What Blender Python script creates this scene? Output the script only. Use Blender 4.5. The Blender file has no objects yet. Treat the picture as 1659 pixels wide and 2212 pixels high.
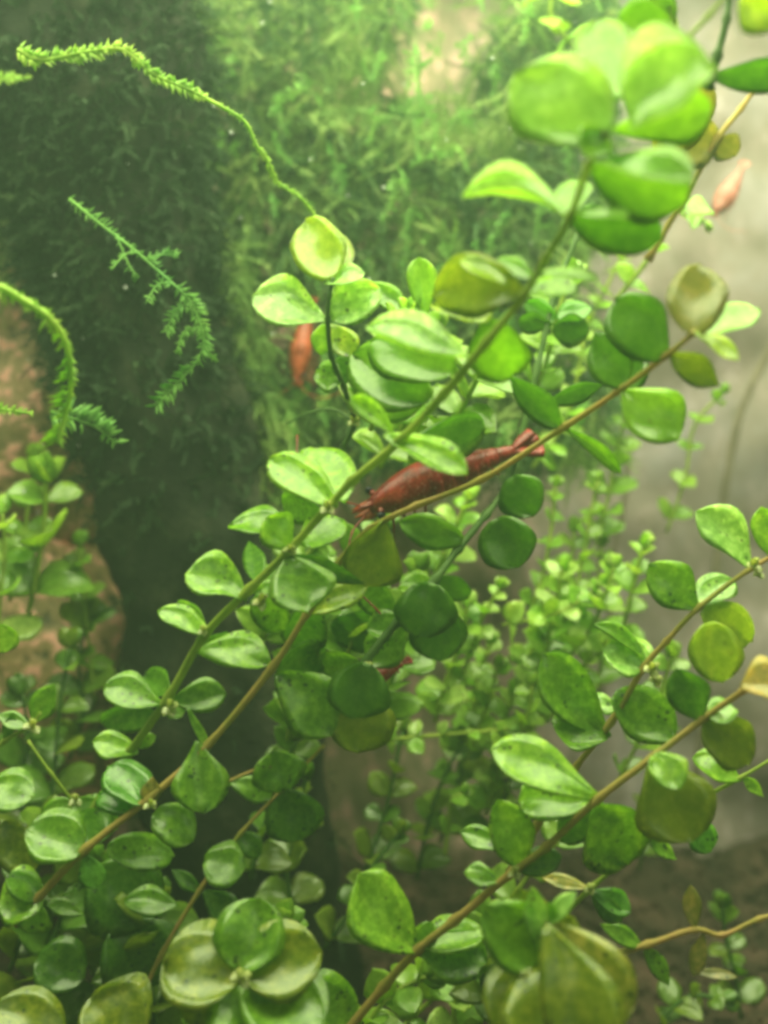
import bpy, math, random
import numpy as np
from mathutils import Vector, Matrix, noise as mn

# ------------------------------------------------------------------ camera, world, lamps, exposure
S = bpy.context.scene
COL = S.collection
S.unit_settings.scale_length = 0.01          # one unit is one centimetre
FPX = 2537.0                                   # focal length measured in layout pixels (frame 1659 x 2212)
cd = bpy.data.cameras.new('camera'); cam = bpy.data.objects.new('camera', cd); COL.objects.link(cam)
cam.location = (0, 0, 0); cam.rotation_euler = (math.pi / 2, 0, 0)
cd.sensor_fit = 'VERTICAL'; cd.sensor_height = 36.0; cd.lens = FPX / 2212 * 36.0
cd.clip_start = 0.1; cd.clip_end = 500
cd.dof.use_dof = True; cd.dof.focus_distance = 12.9; cd.dof.aperture_fstop = 0.165
S.camera = cam
W = bpy.data.worlds.new('World'); S.world = W; W.use_nodes = True
bg = W.node_tree.nodes['Background']; bg.inputs[0].default_value = (0.80, 1.0, 0.72, 1); bg.inputs[1].default_value = 0.05
def area(name, loc, target, sx, sy, power, col):
    l = bpy.data.lights.new(name, 'AREA'); l.shape = 'RECTANGLE'; l.size = sx; l.size_y = sy; l.energy = power; l.color = col
    o = bpy.data.objects.new(name, l); COL.objects.link(o); o.location = loc
    o.rotation_euler = (Vector(target) - Vector(loc)).to_track_quat('-Z', 'Y').to_euler()
    return o
area('tank_lamp', (0.5, 14.6, 11.2), (0.5, 14.8, 0), 24, 16, 9600, (1.0, 1.0, 0.62))
area('front_fill', (7, -6, 9), (1, 13, -1), 10, 10, 330, (1.0, 1.0, 0.66))  # added frontal fill lamp, evens out the contrast on the leaves
S.view_settings.view_transform = 'Standard'; S.view_settings.look = 'None'; S.view_settings.exposure = 0.15; S.view_settings.gamma = 1
cy = S.cycles
cy.use_denoising = True
try: cy.denoiser = 'OPENIMAGEDENOISE'
except Exception: pass
cy.max_bounces = 8; cy.diffuse_bounces = 4; cy.transmission_bounces = 6; cy.glossy_bounces = 2; cy.volume_bounces = 1
cy.transparent_max_bounces = 8; cy.caustics_reflective = False; cy.caustics_refractive = False
cy.sample_clamp_indirect = 4; cy.filter_width = 3.5
cy.volume_step_rate = 1

R = random.Random(7)
def P(px, py, d):
    """a point d centimetres in front of the camera, under the layout pixel px, py"""
    return Vector(((px - 829.5) / FPX * d, d, (1106 - py) / FPX * d))

# ------------------------------------------------------------------ materials
def newmat(name):
    m = bpy.data.materials.new(name); m.use_nodes = True
    nt = m.node_tree; nt.nodes.clear()
    return m, nt
class N:
    def __init__(s, nt): s.nt = nt
    def __call__(s, typ, ins=None, **kw):
        n = s.nt.nodes.new(typ)
        for k, v in kw.items(): setattr(n, k, v)
        for k, v in (ins or {}).items():
            if hasattr(v, 'is_output') or isinstance(v, bpy.types.NodeSocket): s.nt.links.new(v, n.inputs[k])
            else: n.inputs[k].default_value = v
        return n
def mixc(n, fac, a, b, mode='MIX'):
    m = n('ShaderNodeMix', data_type='RGBA', blend_type=mode)
    for i, v in ((0, fac), (6, a), (7, b)):
        if isinstance(v, bpy.types.NodeSocket): n.nt.links.new(v, m.inputs[i])
        else: m.inputs[i].default_value = v
    return m.outputs[2]
def ramp(n, fac, stops):
    r = n('ShaderNodeValToRGB', {0: fac}); cr = r.color_ramp
    while len(cr.elements) < len(stops): cr.elements.new(0.5)
    for e, (p, c) in zip(cr.elements, stops): e.position = p; e.color = c if len(c) == 4 else (*c, 1)
    return r.outputs[0]
def g(v): return (v, v, v, 1)

def leaf_material(name, speck=0.8, trans=0.66, mott=0.85, gloss=0.27, spot_scale=13.0):
    m, nt = newmat(name); n = N(nt)
    oi = n('ShaderNodeObjectInfo'); tc = n('ShaderNodeTexCoord')
    rnd = n('ShaderNodeVectorMath', {0: oi.outputs['Random'], 1: (37.0, 19.0, 53.0)}, operation='MULTIPLY')
    co = n('ShaderNodeVectorMath', {0: tc.outputs['Object'], 1: rnd.outputs[0]}, operation='ADD').outputs[0]
    big = n('ShaderNodeTexNoise', {'Vector': co, 'Scale': 2.6, 'Detail': 3.0}).outputs[0]
    fine = n('ShaderNodeTexNoise', {'Vector': co, 'Scale': 11.0, 'Detail': 4.0, 'Roughness': 0.65}).outputs[0]
    c0 = mixc(n, 1.0, oi.outputs['Color'], ramp(n, big, [(0.3, (0.80, 0.86, 0.75)), (0.7, (1.16, 1.12, 1.25))]), 'MULTIPLY')
    c1 = mixc(n, mott, c0, ramp(n, fine, [(0.34, (0.62, 0.74, 0.55)), (0.5, (1, 1, 1)), (0.66, (1.75, 1.42, 2.3))]), 'MULTIPLY')
    vor = n('ShaderNodeTexVoronoi', {'Vector': co, 'Scale': spot_scale, 'Randomness': 1.0})
    gate = n('ShaderNodeTexNoise', {'Vector': co, 'Scale': 5.0, 'Detail': 2.0}).outputs[0]
    rad = n('ShaderNodeMapRange', {'Value': gate, 'From Min': 0.42, 'From Max': 0.68, 'To Min': 0.04, 'To Max': 0.42}).outputs[0]
    spot = n('ShaderNodeMath', {0: rad, 1: vor.outputs['Distance']}, operation='SUBTRACT').outputs[0]
    spotf = n('ShaderNodeMapRange', {'Value': spot, 'From Min': 0.0, 'From Max': 0.16, 'To Min': 0.0, 'To Max': speck}).outputs[0]
    c2 = mixc(n, spotf, c1, (0.035, 0.10, 0.02, 1))
    wear = n('ShaderNodeTexNoise', {'Vector': co, 'Scale': 3.4, 'Detail': 5.0, 'Roughness': 0.7}).outputs[0]
    wf = n('ShaderNodeMapRange', {'Value': wear, 'From Min': 0.66, 'From Max': 0.74, 'To Min': 0.0, 'To Max': 0.55}).outputs[0]
    c2 = mixc(n, wf, c2, (0.30, 0.26, 0.05, 1))
    uv = n('ShaderNodeSeparateXYZ', {0: n('ShaderNodeUVMap').outputs[0]})
    av = n('ShaderNodeMath', {0: uv.outputs[1], 1: 0.5}, operation='SUBTRACT').outputs[0]
    av = n('ShaderNodeMath', {0: av}, operation='ABSOLUTE').outputs[0]
    rib = n('ShaderNodeMapRange', {'Value': av, 'From Min': 0.0, 'From Max': 0.035, 'To Min': 0.2, 'To Max': 0.0}).outputs[0]
    side = n('ShaderNodeMath', {0: uv.outputs[0], 1: n('ShaderNodeMath', {0: av, 1: -0.9}, operation='MULTIPLY').outputs[0]}, operation='ADD').outputs[0]
    wv = n('ShaderNodeMath', {0: n('ShaderNodeMath', {0: side, 1: 34.0}, operation='MULTIPLY').outputs[0]}, operation='SINE').outputs[0]
    sv = n('ShaderNodeMapRange', {'Value': wv, 'From Min': 0.86, 'From Max': 1.0, 'To Min': 0.0, 'To Max': 0.16}).outputs[0]
    vein = n('ShaderNodeMath', {0: rib, 1: sv}, operation='MAXIMUM').outputs[0]
    c3 = mixc(n, vein, c2, mixc(n, 1.0, oi.outputs['Color'], (1.6, 1.3, 2.2, 1), 'MULTIPLY'))
    bump = n('ShaderNodeBump', {'Height': mixc(n, 0.5, fine, vein), 'Strength': 0.25, 'Distance': 0.02}).outputs[0]
    dif = n('ShaderNodeBsdfDiffuse', {'Color': c3, 'Normal': bump}).outputs[0]
    tra = n('ShaderNodeBsdfTranslucent', {'Color': mixc(n, 1.0, n('ShaderNodeGamma', {0: c3, 1: 0.62}).outputs[0], (1.0, 1.0, 0.55, 1), 'MULTIPLY'), 'Normal': bump}).outputs[0]
    mx = n('ShaderNodeMixShader', {0: trans, 1: dif, 2: tra}).outputs[0]
    gl = n('ShaderNodeBsdfGlossy', {'Color': (0.9, 1.0, 0.9, 1), 'Roughness': gloss, 'Normal': bump}).outputs[0]
    out = n('ShaderNodeMixShader', {0: 0.055, 1: mx, 2: gl}).outputs[0]
    n('ShaderNodeOutputMaterial', {0: out})
    return m
LEAF = leaf_material('speckled_leaf')
LEAFC = leaf_material('clean_leaf', speck=0.25, mott=0.4)

def fuzzy_material(name, stops, scale=3.0, rough=0.6, trans=0.0, bump=0.3, spec=0.3, coord='Object', stretch=(1, 1, 1)):
    m, nt = newmat(name); n = N(nt)
    co = n('ShaderNodeMapping', {0: n('ShaderNodeTexCoord').outputs[coord], 'Scale': stretch}).outputs[0]
    f = n('ShaderNodeTexNoise', {'Vector': co, 'Scale': scale, 'Detail': 8.0, 'Roughness': 0.62}).outputs[0]
    c = ramp(n, f, stops)
    b = n('ShaderNodeBump', {'Height': f, 'Strength': bump, 'Distance': 0.1}).outputs[0]
    p = n('ShaderNodeBsdfPrincipled', {'Base Color': c, 'Roughness': rough, 'Normal': b, 'Specular IOR Level': spec}).outputs[0]
    if trans:
        t = n('ShaderNodeBsdfTranslucent', {'Color': c}).outputs[0]
        p = n('ShaderNodeMixShader', {0: trans, 1: p, 2: t}).outputs[0]
    n('ShaderNodeOutputMaterial', {0: p})
    return m
STEM_TAN = fuzzy_material('tan_stem', [(0.3, (0.38, 0.42, 0.07)), (0.55, (0.55, 0.42, 0.12)), (0.75, (0.62, 0.38, 0.16))], 2.2, 0.45, 0.35)
STEM_GREEN = fuzzy_material('green_stem', [(0.3, (0.26, 0.42, 0.05)), (0.7, (0.56, 0.70, 0.12))], 2.0, 0.45, 0.4)
STEM_DARK = fuzzy_material('dark_green_stem', [(0.3, (0.05, 0.13, 0.02)), (0.7, (0.10, 0.20, 0.04))], 2.0, 0.5, 0.1)
BUD = fuzzy_material('pale_bud', [(0.3, (0.45, 0.60, 0.16)), (0.7, (0.75, 0.80, 0.40))], 8.0, 0.4, 0.3)
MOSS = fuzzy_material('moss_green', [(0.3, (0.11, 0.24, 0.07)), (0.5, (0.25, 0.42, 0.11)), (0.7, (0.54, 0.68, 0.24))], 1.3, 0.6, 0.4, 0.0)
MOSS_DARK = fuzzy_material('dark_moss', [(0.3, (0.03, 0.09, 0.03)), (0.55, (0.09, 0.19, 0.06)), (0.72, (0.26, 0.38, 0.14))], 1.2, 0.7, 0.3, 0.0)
MOSS_LIT = fuzzy_material('lit_moss', [(0.3, (0.28, 0.60, 0.12)), (0.5, (0.52, 0.80, 0.13)), (0.7, (0.80, 0.92, 0.22))], 1.4, 0.5, 0.4, 0.0)  # lit copy of the moss, its brightness put into the colour
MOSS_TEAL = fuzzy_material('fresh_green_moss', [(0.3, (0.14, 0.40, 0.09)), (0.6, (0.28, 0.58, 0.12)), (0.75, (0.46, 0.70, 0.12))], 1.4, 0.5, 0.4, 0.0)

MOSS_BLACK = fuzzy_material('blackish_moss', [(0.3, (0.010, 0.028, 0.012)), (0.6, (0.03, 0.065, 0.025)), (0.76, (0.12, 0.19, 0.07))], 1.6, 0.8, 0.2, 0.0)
# ------------------------------------------------------------------ object helpers
def link(name, me, parent=None, mat=None, loc=(0, 0, 0), smooth=True, color=None):
    o = bpy.data.objects.new(name, me); COL.objects.link(o)
    if mat and not me.materials: me.materials.append(mat)
    if smooth and len(me.polygons): me.polygons.foreach_set('use_smooth', [True] * len(me.polygons))
    o.parent = parent; o.location = loc
    if color: o.color = (*color, 1)
    return o
def tag(o, label=None, cat=None, group=None, kind=None):
    if label: o['label'] = label
    if cat: o['category'] = cat
    if group: o['group'] = group
    if kind: o['kind'] = kind
    return o
def thing(name, loc, label, cat, group=None):
    o = bpy.data.objects.new(name, None); o.empty_display_size = 0.2; COL.objects.link(o); o.location = loc
    return tag(o, label, cat, group)
def mesh(name, vs, fs, uvs=None):
    me = bpy.data.meshes.new(name); me.from_pydata([tuple(v) for v in vs], [], fs)
    if uvs is not None:
        l = me.uv_layers.new(name='UVMap')
        for i, lp in enumerate(me.loops): l.data[i].uv = uvs[lp.vertex_index]
    me.update(); return me
def spline(pts, n):
    """Catmull-Rom through points, n samples per span"""
    p = [Vector(q) for q in pts]; p = [2 * p[0] - p[1]] + p + [2 * p[-1] - p[-2]]
    out = []
    for i in range(1, len(p) - 2):
        for k in range(n):
            t = k / n; a, b, c, d = p[i - 1], p[i], p[i + 1], p[i + 2]
            out.append(0.5 * ((2 * b) + (c - a) * t + (2 * a - 5 * b + 4 * c - d) * t * t + (3 * b - a - 3 * c + d) * t ** 3))
    out.append(p[-2]); return out
def tube(name, pts, rad, seg=8, wob=0.0, origin=None):
    """closed tube; rad is a number, or a function of 0..1"""
    o = Vector(origin) if origin is not None else Vector((0, 0, 0))
    vs, fs = [], []; m = len(pts); up = Vector((0.13, 0.9, 0.31)).normalized()
    for i, p in enumerate(pts):
        t = (pts[min(i + 1, m - 1)] - pts[max(i - 1, 0)]).normalized()
        a = t.cross(up).normalized(); b = t.cross(a)
        r = rad(i / (m - 1)) if callable(rad) else rad
        for k in range(seg):
            th = 2 * math.pi * k / seg
            q = r * (1 + wob * mn.noise(p * 3 + Vector((k * .7, 0, 0))))
            vs.append(p + a * math.cos(th) * q + b * math.sin(th) * q - o)
    for i in range(m - 1):
        for k in range(seg):
            k2 = (k + 1) % seg
            fs.append((i * seg + k, i * seg + k2, (i + 1) * seg + k2, (i + 1) * seg + k))
    fs.append(tuple(range(seg))[::-1]); fs.append(tuple((m - 1) * seg + k for k in range(seg)))
    return mesh(name, vs, fs)

KIND = {'round': (1.05, 0.60), 'obov': (1.55, 0.66), 'lance': (0.95, 1.0), 'narrow': (1.3, 0.8), 'drop': (1.35, 0.75)}
def leaf3(parent, base, d, nrm, L, Wd, kind='round', bend=0.0, side=0.0, cup=0.15, color=(0.3, 0.6, 0.1), mat=None,
          rows=11, cols=6, thick=0.009, name='leaf'):
    """a closed leaf: base point, unit direction, unit normal, length, full width"""
    w = nrm.cross(d).normalized(); p, q = KIND[kind]; Wd *= 1.2; L *= 1.04
    sd = Vector((R.uniform(-50, 50), R.uniform(-50, 50), 0)); tw = R.uniform(-0.5, 0.5); p *= R.uniform(.9, 1.12)
    vs, uvs, fs = [], [], []; ph = R.random() * 6
    def pt(u, v, sgn):
        h = max(0.0, math.sin(math.pi * (0.02 + 0.98 * u) ** p)) ** q * Wd / 2 + 0.012 * (1 - u)
        if u > 0.999: h = 0.0
        x = v * h * (1 + 0.05 * math.sin(u * 9 + ph + (2 if v > 0 else 0)) + 0.08 * mn.noise(sd + Vector((u * 2.5, 0 if v < 0 else 9, 0))))
        c = 4 * u * (1 - u)
        z = bend * L * (u * u) + cup * Wd * (v * v) * (h / (Wd / 2 + 1e-6)) + 0.02 * Wd * math.sin(7 * u + ph) * v
        z += 0.10 * Wd * mn.noise(sd + Vector((u * 2.2, v * 1.5, 3))) + tw * (u - .3) * x * 0.8
        z += sgn * thick / 2 * (1 - 0.75 * v * v)
        return d * (u * L) + w * (x + side * Wd * c) + nrm * z
    top = {}; bot = {}
    for i in range(rows + 1):
        u = 0.5 - 0.5 * math.cos(math.pi * i / rows) if i > rows / 2 else i / rows
        u = i / rows * 0.7 + 0.3 * (0.5 - 0.5 * math.cos(math.pi * i / rows))
        for j in range(cols + 1):
            v = -1 + 2 * j / cols
            top[i, j] = len(vs); vs.append(pt(u, v, 1)); uvs.append((u, (v + 1) / 2))
            if 0 < j < cols:
                bot[i, j] = len(vs); vs.append(pt(u, v, -1)); uvs.append((u, (v + 1) / 2))
            else: bot[i, j] = top[i, j]
    for i in range(rows):
        for j in range(cols):
            fs.append((top[i, j], top[i, j + 1], top[i + 1, j + 1], top[i + 1, j]))
            fs.append((bot[i, j], bot[i + 1, j], bot[i + 1, j + 1], bot[i, j + 1]))
    for i in (0, rows):                      # close the two short ends
        for j in range(cols):
            a = [top[i, j], top[i, j + 1], bot[i, j + 1], bot[i, j]]
            a = list(dict.fromkeys(a))
            if len(a) > 2: fs.append(tuple(a if i else a[::-1]))
    me = mesh(name, vs, fs, uvs)
    return link(name, me, parent, mat or LEAF, base - parent.location, color=color)

def stem_depth(stem, px, py):
    best = None
    for (a, b) in zip(stem[:-1], stem[1:]):
        ax, ay, ad = a; bx, by, bd = b
        L2 = (bx - ax) ** 2 + (by - ay) ** 2 + 1e-6
        t = max(0, min(1, ((px - ax) * (bx - ax) + (py - ay) * (by - ay)) / L2))
        dd = (ax + t * (bx - ax) - px) ** 2 + (ay + t * (by - ay) - py) ** 2
        if best is None or dd < best[0]: best = (dd, ad + t * (bd - ad))
    return best[1]

FRESH = (0.40, 0.74, 0.05); MID = (0.26, 0.55, 0.03); DEEP = (0.14, 0.36, 0.018); OLIVE = (0.33, 0.46, 0.025)  # DEEP puts the shade on silhouetted leaves into their colour
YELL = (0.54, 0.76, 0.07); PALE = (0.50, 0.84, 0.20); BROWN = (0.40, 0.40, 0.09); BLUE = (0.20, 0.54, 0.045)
def leaf(plant, stem, bx, by, tx, ty, w, kind='round', up=0.8, dt=0.0, db=0.0, bend=0.0, side=0.0, cup=0.15, c=MID, mat=None, sw=0.0, tx_=None):
    """leaf laid out by its base and tip; up turns its face upward (lit) or downward (shaded underside)"""
    d0 = stem_depth(stem, bx, by) + db
    b = P(bx, by, d0); t = P(tx, ty, d0 + dt)
    d = t - b; L = d.length; d.normalize(); mid = (b + t) / 2; V = mid.normalized()
    nn = -V + Vector((sw, 0, up)); nn -= d * nn.dot(d); nn.normalize()
    wv = nn.cross(d); vis = (wv - V * wv.dot(V)).length
    Wd = w / FPX * mid.length / max(vis, 0.45)
    o = leaf3(plant, b, d, nn, L, Wd, kind, bend, side, cup, c, mat)
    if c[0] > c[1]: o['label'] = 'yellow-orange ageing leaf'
    return o

def stem_plant(label, stem, r, mat, leaves, group='leafy stem plants', buds=(), name='stem_plant', roots=()):
    pts = spline([P(*q) for q in stem], 6)
    root = thing(name, pts[0], label, 'aquatic plant', group)
    me = tube('stem', pts, lambda t: r * 0.84 * (1.0 - 0.42 * t) * (1 + .12 * mn.noise(Vector((t * 40, r * 90, 0)))) * (1 + 0.45 * abs(math.cos(t * (len(stem) - 1) * math.pi)) ** 24), 8, 0.1, pts[0])
    link('stem', me, root, mat)
    for a in leaves:
        kw = a[-1] if isinstance(a[-1], dict) else {}
        pos = a[:-1] if kw is a[-1] else a
        leaf(root, stem, *pos, **kw)
    for (bx, by, s) in buds:
        b = P(bx, by, stem_depth(stem, bx, by) - 0.1)
        for k in range(4):
            th = k * 1.57 + R.random(); dd = Vector((math.cos(th), -0.5, math.sin(th))).normalized()
            nn = (-b.normalized() + Vector((0, 0, .6))); nn = (nn - dd * nn.dot(dd)).normalized()
            leaf3(root, b, dd, nn, s, s * 0.6, 'round', 0.2, 0, 0.3, (0.7, 0.8, 0.35), LEAFC, 4, 2, 0.02, 'bud')
    for (rp, rr) in roots:
        p3 = spline([P(*q) for q in rp], 5)
        link('aerial_root', tube('aerial_root', p3, rr, 5, 0, pts[0]), root, mat)
    return root

def auto_plant(label, stem, r, mat, size, n, cols, kind='round', group='small leafy stems in the background', up=0.9, seed=1, ratio=0.75, spread=0.9):
    """a stem with crossed pairs of leaves at every node"""
    rr = random.Random(seed)
    pts = spline([P(*q) for q in stem], 8)
    root = thing('stem_plant', pts[0], label, 'aquatic plant', group)
    link('stem', tube('stem', pts, r, 6, 0.1, pts[0]), root, mat)
    for k in range(n):
        f = (k + 0.6) / n; i = int(f * (len(pts) - 1)); p = pts[i]
        t = (pts[min(i + 1, len(pts) - 1)] - pts[max(i - 1, 0)]).normalized()
        a = t.cross(Vector((0, 1, 0.2))).normalized(); b = t.cross(a)
        th = (k % 2) * 1.57 + rr.uniform(-.5, .5) + 0.4
        s = size * rr.uniform(0.75, 1.15) * (1 - 0.35 * f)
        for sg in (1, -1):
            d = (a * math.cos(th) * sg + b * math.sin(th) * sg) * spread + t * rr.uniform(.1, .7) + Vector((0, 0, rr.uniform(-.2, .3)))
            d.normalize(); nn = Vector((rr.uniform(-.4, .4), -0.75, up)); nn = (nn - d * nn.dot(d)).normalized()
            leaf3(root, p + d * r * .5, d, nn, s, s * ratio * rr.uniform(.8, 1.15), kind, rr.uniform(-.25, .1), rr.uniform(-.15, .15), rr.uniform(.05, .3), rr.choice(cols), LEAFC, 6, 4, 0.018)
    d = (pts[-1] - pts[-3]).normalized()
    for k in range(4):
        dd = (d + Vector((rr.uniform(-.8, .8), rr.uniform(-.8, .8), rr.uniform(-.5, .9)))).normalized(); nn = Vector((0, -0.8, 0.6)); nn = (nn - dd * nn.dot(dd)).normalized()
        leaf3(root, pts[-1], dd, nn, size * .5, size * .3, kind, 0, 0, .2, rr.choice(cols), LEAFC, 5, 2, 0.018)
    return root

# ------------------------------------------------------------------ setting: back wall, substrate
def wall_mesh():
    vs, fs = [], []; nx, nz = 90, 90
    for j in range(nz + 1):
        for i in range(nx + 1):
            x = -17 + 34 * i / nx; z = -14 + 28 * j / nz
            y = 24.5 + 0.5 * mn.fractal(Vector((x * .5, 3.1, z * .35)), 0.9, 2.1, 5)
            vs.append((x, y, z))
    for j in range(nz):
        for i in range(nx):
            a = j * (nx + 1) + i; fs.append((a, a + 1, a + nx + 2, a + nx + 1))
    return mesh('back_wall', vs, fs)
def wall_material():
    m, nt = newmat('algae_filmed_wall'); n = N(nt)
    co = n('ShaderNodeTexCoord').outputs['Object']
    a = n('ShaderNodeTexNoise', {'Vector': co, 'Scale': 0.55, 'Detail': 6.0, 'Roughness': 0.6}).outputs[0]
    b = n('ShaderNodeTexNoise', {'Vector': n('ShaderNodeMapping', {0: co, 'Scale': (1, 1, 0.45)}).outputs[0], 'Scale': 2.4, 'Detail': 6.0, 'Roughness': 0.7}).outputs[0]
    sx = n('ShaderNodeSeparateXYZ', {0: co})
    base = ramp(n, a, [(0.3, (0.17, 0.14, 0.12)), (0.5, (0.27, 0.235, 0.215)), (0.68, (0.36, 0.33, 0.36))])
    pink = ramp(n, b, [(0.35, (0.20, 0.20, 0.09)), (0.52, (0.36, 0.30, 0.18)), (0.60, (0.92, 0.52, 0.46))])
    fx = n('ShaderNodeMapRange', {'Value': sx.outputs[0], 'From Min': 0.5, 'From Max': 4.5, 'To Min': 0.9, 'To Max': 0.08}).outputs[0]
    c = mixc(n, fx, base, pink)
    spots = ramp(n, b, [(0.55, (0, 0, 0)), (0.70, (1, 1, 1))])  # pale spots that paint lit caustics into the wall colour
    c = mixc(n, n('ShaderNodeMath', {0: spots, 1: 0.45}, operation='MULTIPLY').outputs[0], c, (0.58, 0.55, 0.62, 1))
    dk = ramp(n, b, [(0.28, (1, 1, 1)), (0.42, (0, 0, 0))])
    c = mixc(n, n('ShaderNodeMath', {0: dk, 1: 0.6}, operation='MULTIPLY').outputs[0], c, (0.12, 0.13, 0.07, 1))
    p = n('ShaderNodeBsdfPrincipled', {'Base Color': c, 'Roughness': 0.7}).outputs[0]
    n('ShaderNodeOutputMaterial', {0: p}); return m
tag(link('back_wall', wall_mesh(), None, wall_material()), kind='structure')
def ground_h(x, y):
    return -9.0 + 0.16 * (y - 12) + 0.5 * mn.fractal(Vector((x * .35, y * .35, 1.7)), 0.9, 2.1, 4)
def ground_mesh():
    vs, fs = [], []; nx, ny = 110, 70
    for j in range(ny + 1):
        for i in range(nx + 1):
            x = -17 + 34 * i / nx; y = 3 + 22 * j / ny
            vs.append((x, y, ground_h(x, y)))
    for j in range(ny):
        for i in range(nx):
            a = j * (nx + 1) + i; fs.append((a, a + 1, a + nx + 2, a + nx + 1))
    return mesh('substrate', vs, fs)
SOIL = fuzzy_material('brown_soil', [(0.3, (0.02, 0.016, 0.008)), (0.5, (0.05, 0.038, 0.022)), (0.62, (0.10, 0.066, 0.045)), (0.78, (0.24, 0.15, 0.12))], 1.4, 0.85, 0, 0.8)
tag(link('substrate', ground_mesh(), None, SOIL), kind='structure')
def grains():
    rr = random.Random(3); vs, fs = [], []
    for _ in range(4200):
        x = rr.uniform(-9, 10); y = rr.uniform(14, 24.3); r = rr.uniform(.04, .11); c = Vector((x, y, ground_h(x, y) + r * .4)); b = len(vs)
        for v in ((1, 0, 0), (-1, 0, 0), (0, 1, 0), (0, -1, 0), (0, 0, 1), (0, 0, -1)):
            vs.append(c + Vector(v) * r * rr.uniform(.7, 1.3) + Vector((rr.uniform(-.3, .3), rr.uniform(-.3, .3), 0)) * r)
        for f in ((0, 2, 4), (2, 1, 4), (1, 3, 4), (3, 0, 4), (2, 0, 5), (1, 2, 5), (3, 1, 5), (0, 3, 5)): fs.append(tuple(b + k for k in f))
    return mesh('gravel', vs, fs)
tag(link('gravel', grains(), None, SOIL), 'dark brown soil granules lying on the sloping tank bottom', 'gravel', kind='stuff')

# ------------------------------------------------------------------ driftwood and stone
WOOD = fuzzy_material('black_driftwood', [(0.30, (0.006, 0.009, 0.006)), (0.5, (0.018, 0.024, 0.014)), (0.66, (0.045, 0.05, 0.03)), (0.8, (0.12, 0.11, 0.07))], 1.6, 0.8, 0, 0.9, 0.2)
def wood(name, pts, rads, seg=40, per=14, amp=0.16):
    ps = spline([P(*q) for q in pts], per); m = len(ps); vs, fs = [], []
    rs = np.interp(np.linspace(0, 1, m), np.linspace(0, 1, len(rads)), rads)
    for i, p in enumerate(ps):
        t = (ps[min(i + 1, m - 1)] - ps[max(i - 1, 0)]).normalized(); a = t.cross(Vector((0, 1, 0))).normalized(); b = t.cross(a)
        for k in range(seg):
            th = 2 * math.pi * k / seg; u = a * math.cos(th) + b * math.sin(th) * 0.8
            q = p + u * rs[i]
            q = q + u * amp * rs[i] * (mn.fractal(q * 0.55, 0.9, 2.2, 5) + 0.35 * math.sin(th * 5 + i * .12) * 0.3)
            vs.append(q)
    for i in range(m - 1):
        for k in range(seg):
            k2 = (k + 1) % seg; fs.append((i * seg + k, i * seg + k2, (i + 1) * seg + k2, (i + 1) * seg + k))
    fs.append(tuple(range(seg))[::-1]); fs.append(tuple((m - 1) * seg + k for k in range(seg)))
    return vs, mesh(name, vs, fs)
trunk_path = [(120, -150, 17), (190, 150, 17), (235, 420, 17), (275, 700, 17.2), (375, 1000, 17.4), (440, 1300, 17.6), (480, 1600, 17.8), (560, 1950, 18), (620, 2350, 18)]
tv, tm = wood('driftwood', trunk_path, [1.8, 1.65, 1.45, 1.27, 1.25, 1.27, 1.45, 1.3, 1.45])
trunk = tag(link('driftwood', tm, None, WOOD), 'dark blackish driftwood trunk standing upright at the left, mossy towards its top', 'driftwood')
bv, bm_ = wood('driftwood', [(180, 180, 18.5), (480, 330, 19.2), (760, 330, 20), (1020, 400, 20.4), (1230, 520, 20.8)], [.8, .40, .34, .3, .15], 24, 12)
branch = tag(link('driftwood', bm_, None, WOOD), 'dark driftwood branch arching right from the trunk under the hanging moss', 'driftwood')

def rock_mesh(c, rx, ry, rz, seed, nu=36, nv=22):
    vs, fs = [], []
    for j in range(nv + 1):
        ph = math.pi * j / nv
        for i in range(nu):
            th = 2 * math.pi * i / nu; u = Vector((math.cos(th) * math.sin(ph), math.sin(th) * math.sin(ph), math.cos(ph)))
            k = 1 + 0.22 * mn.fractal(u * 1.6 + Vector((seed, 0, 0)), .9, 2.1, 5)
            vs.append(Vector((u.x * rx, u.y * ry, u.z * rz)) * k)
    for j in range(nv):
        for i in range(nu):
            i2 = (i + 1) % nu; fs.append((j * nu + i, (j + 1) * nu + i, (j + 1) * nu + i2, j * nu + i2))
    return mesh('stone', vs, fs)
def stone_material():
    m, nt = newmat('tan_pink_stone'); n = N(nt)
    co = n('ShaderNodeTexCoord').outputs['Object']
    a = n('ShaderNodeTexNoise', {'Vector': co, 'Scale': 1.1, 'Detail': 6.0, 'Roughness': 0.6}).outputs[0]
    b = n('ShaderNodeTexNoise', {'Vector': co, 'Scale': 3.2, 'Detail': 5.0, 'Roughness': 0.6}).outputs[0]
    c = ramp(n, a, [(0.32, (0.10, 0.10, 0.03)), (0.46, (0.28, 0.22, 0.08)), (0.58, (0.42, 0.30, 0.14)), (0.70, (0.52, 0.34, 0.22))])
    s = ramp(n, b, [(0.52, (0, 0, 0)), (0.57, (1, 1, 1))])
    c = mixc(n, s, c, (0.95, 0.50, 0.38, 1))
    d = ramp(n, b, [(0.34, (1, 1, 1)), (0.42, (0, 0, 0))])
    c = mixc(n, d, c, (0.06, 0.07, 0.02, 1))
    bu = n('ShaderNodeBump', {'Height': b, 'Strength': 0.7, 'Distance': 0.15}).outputs[0]
    p = n('ShaderNodeBsdfPrincipled', {'Base Color': c, 'Roughness': 0.5, 'Normal': bu}).outputs[0]
    n('ShaderNodeOutputMaterial', {0: p}); return m
STONE = stone_material()
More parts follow.
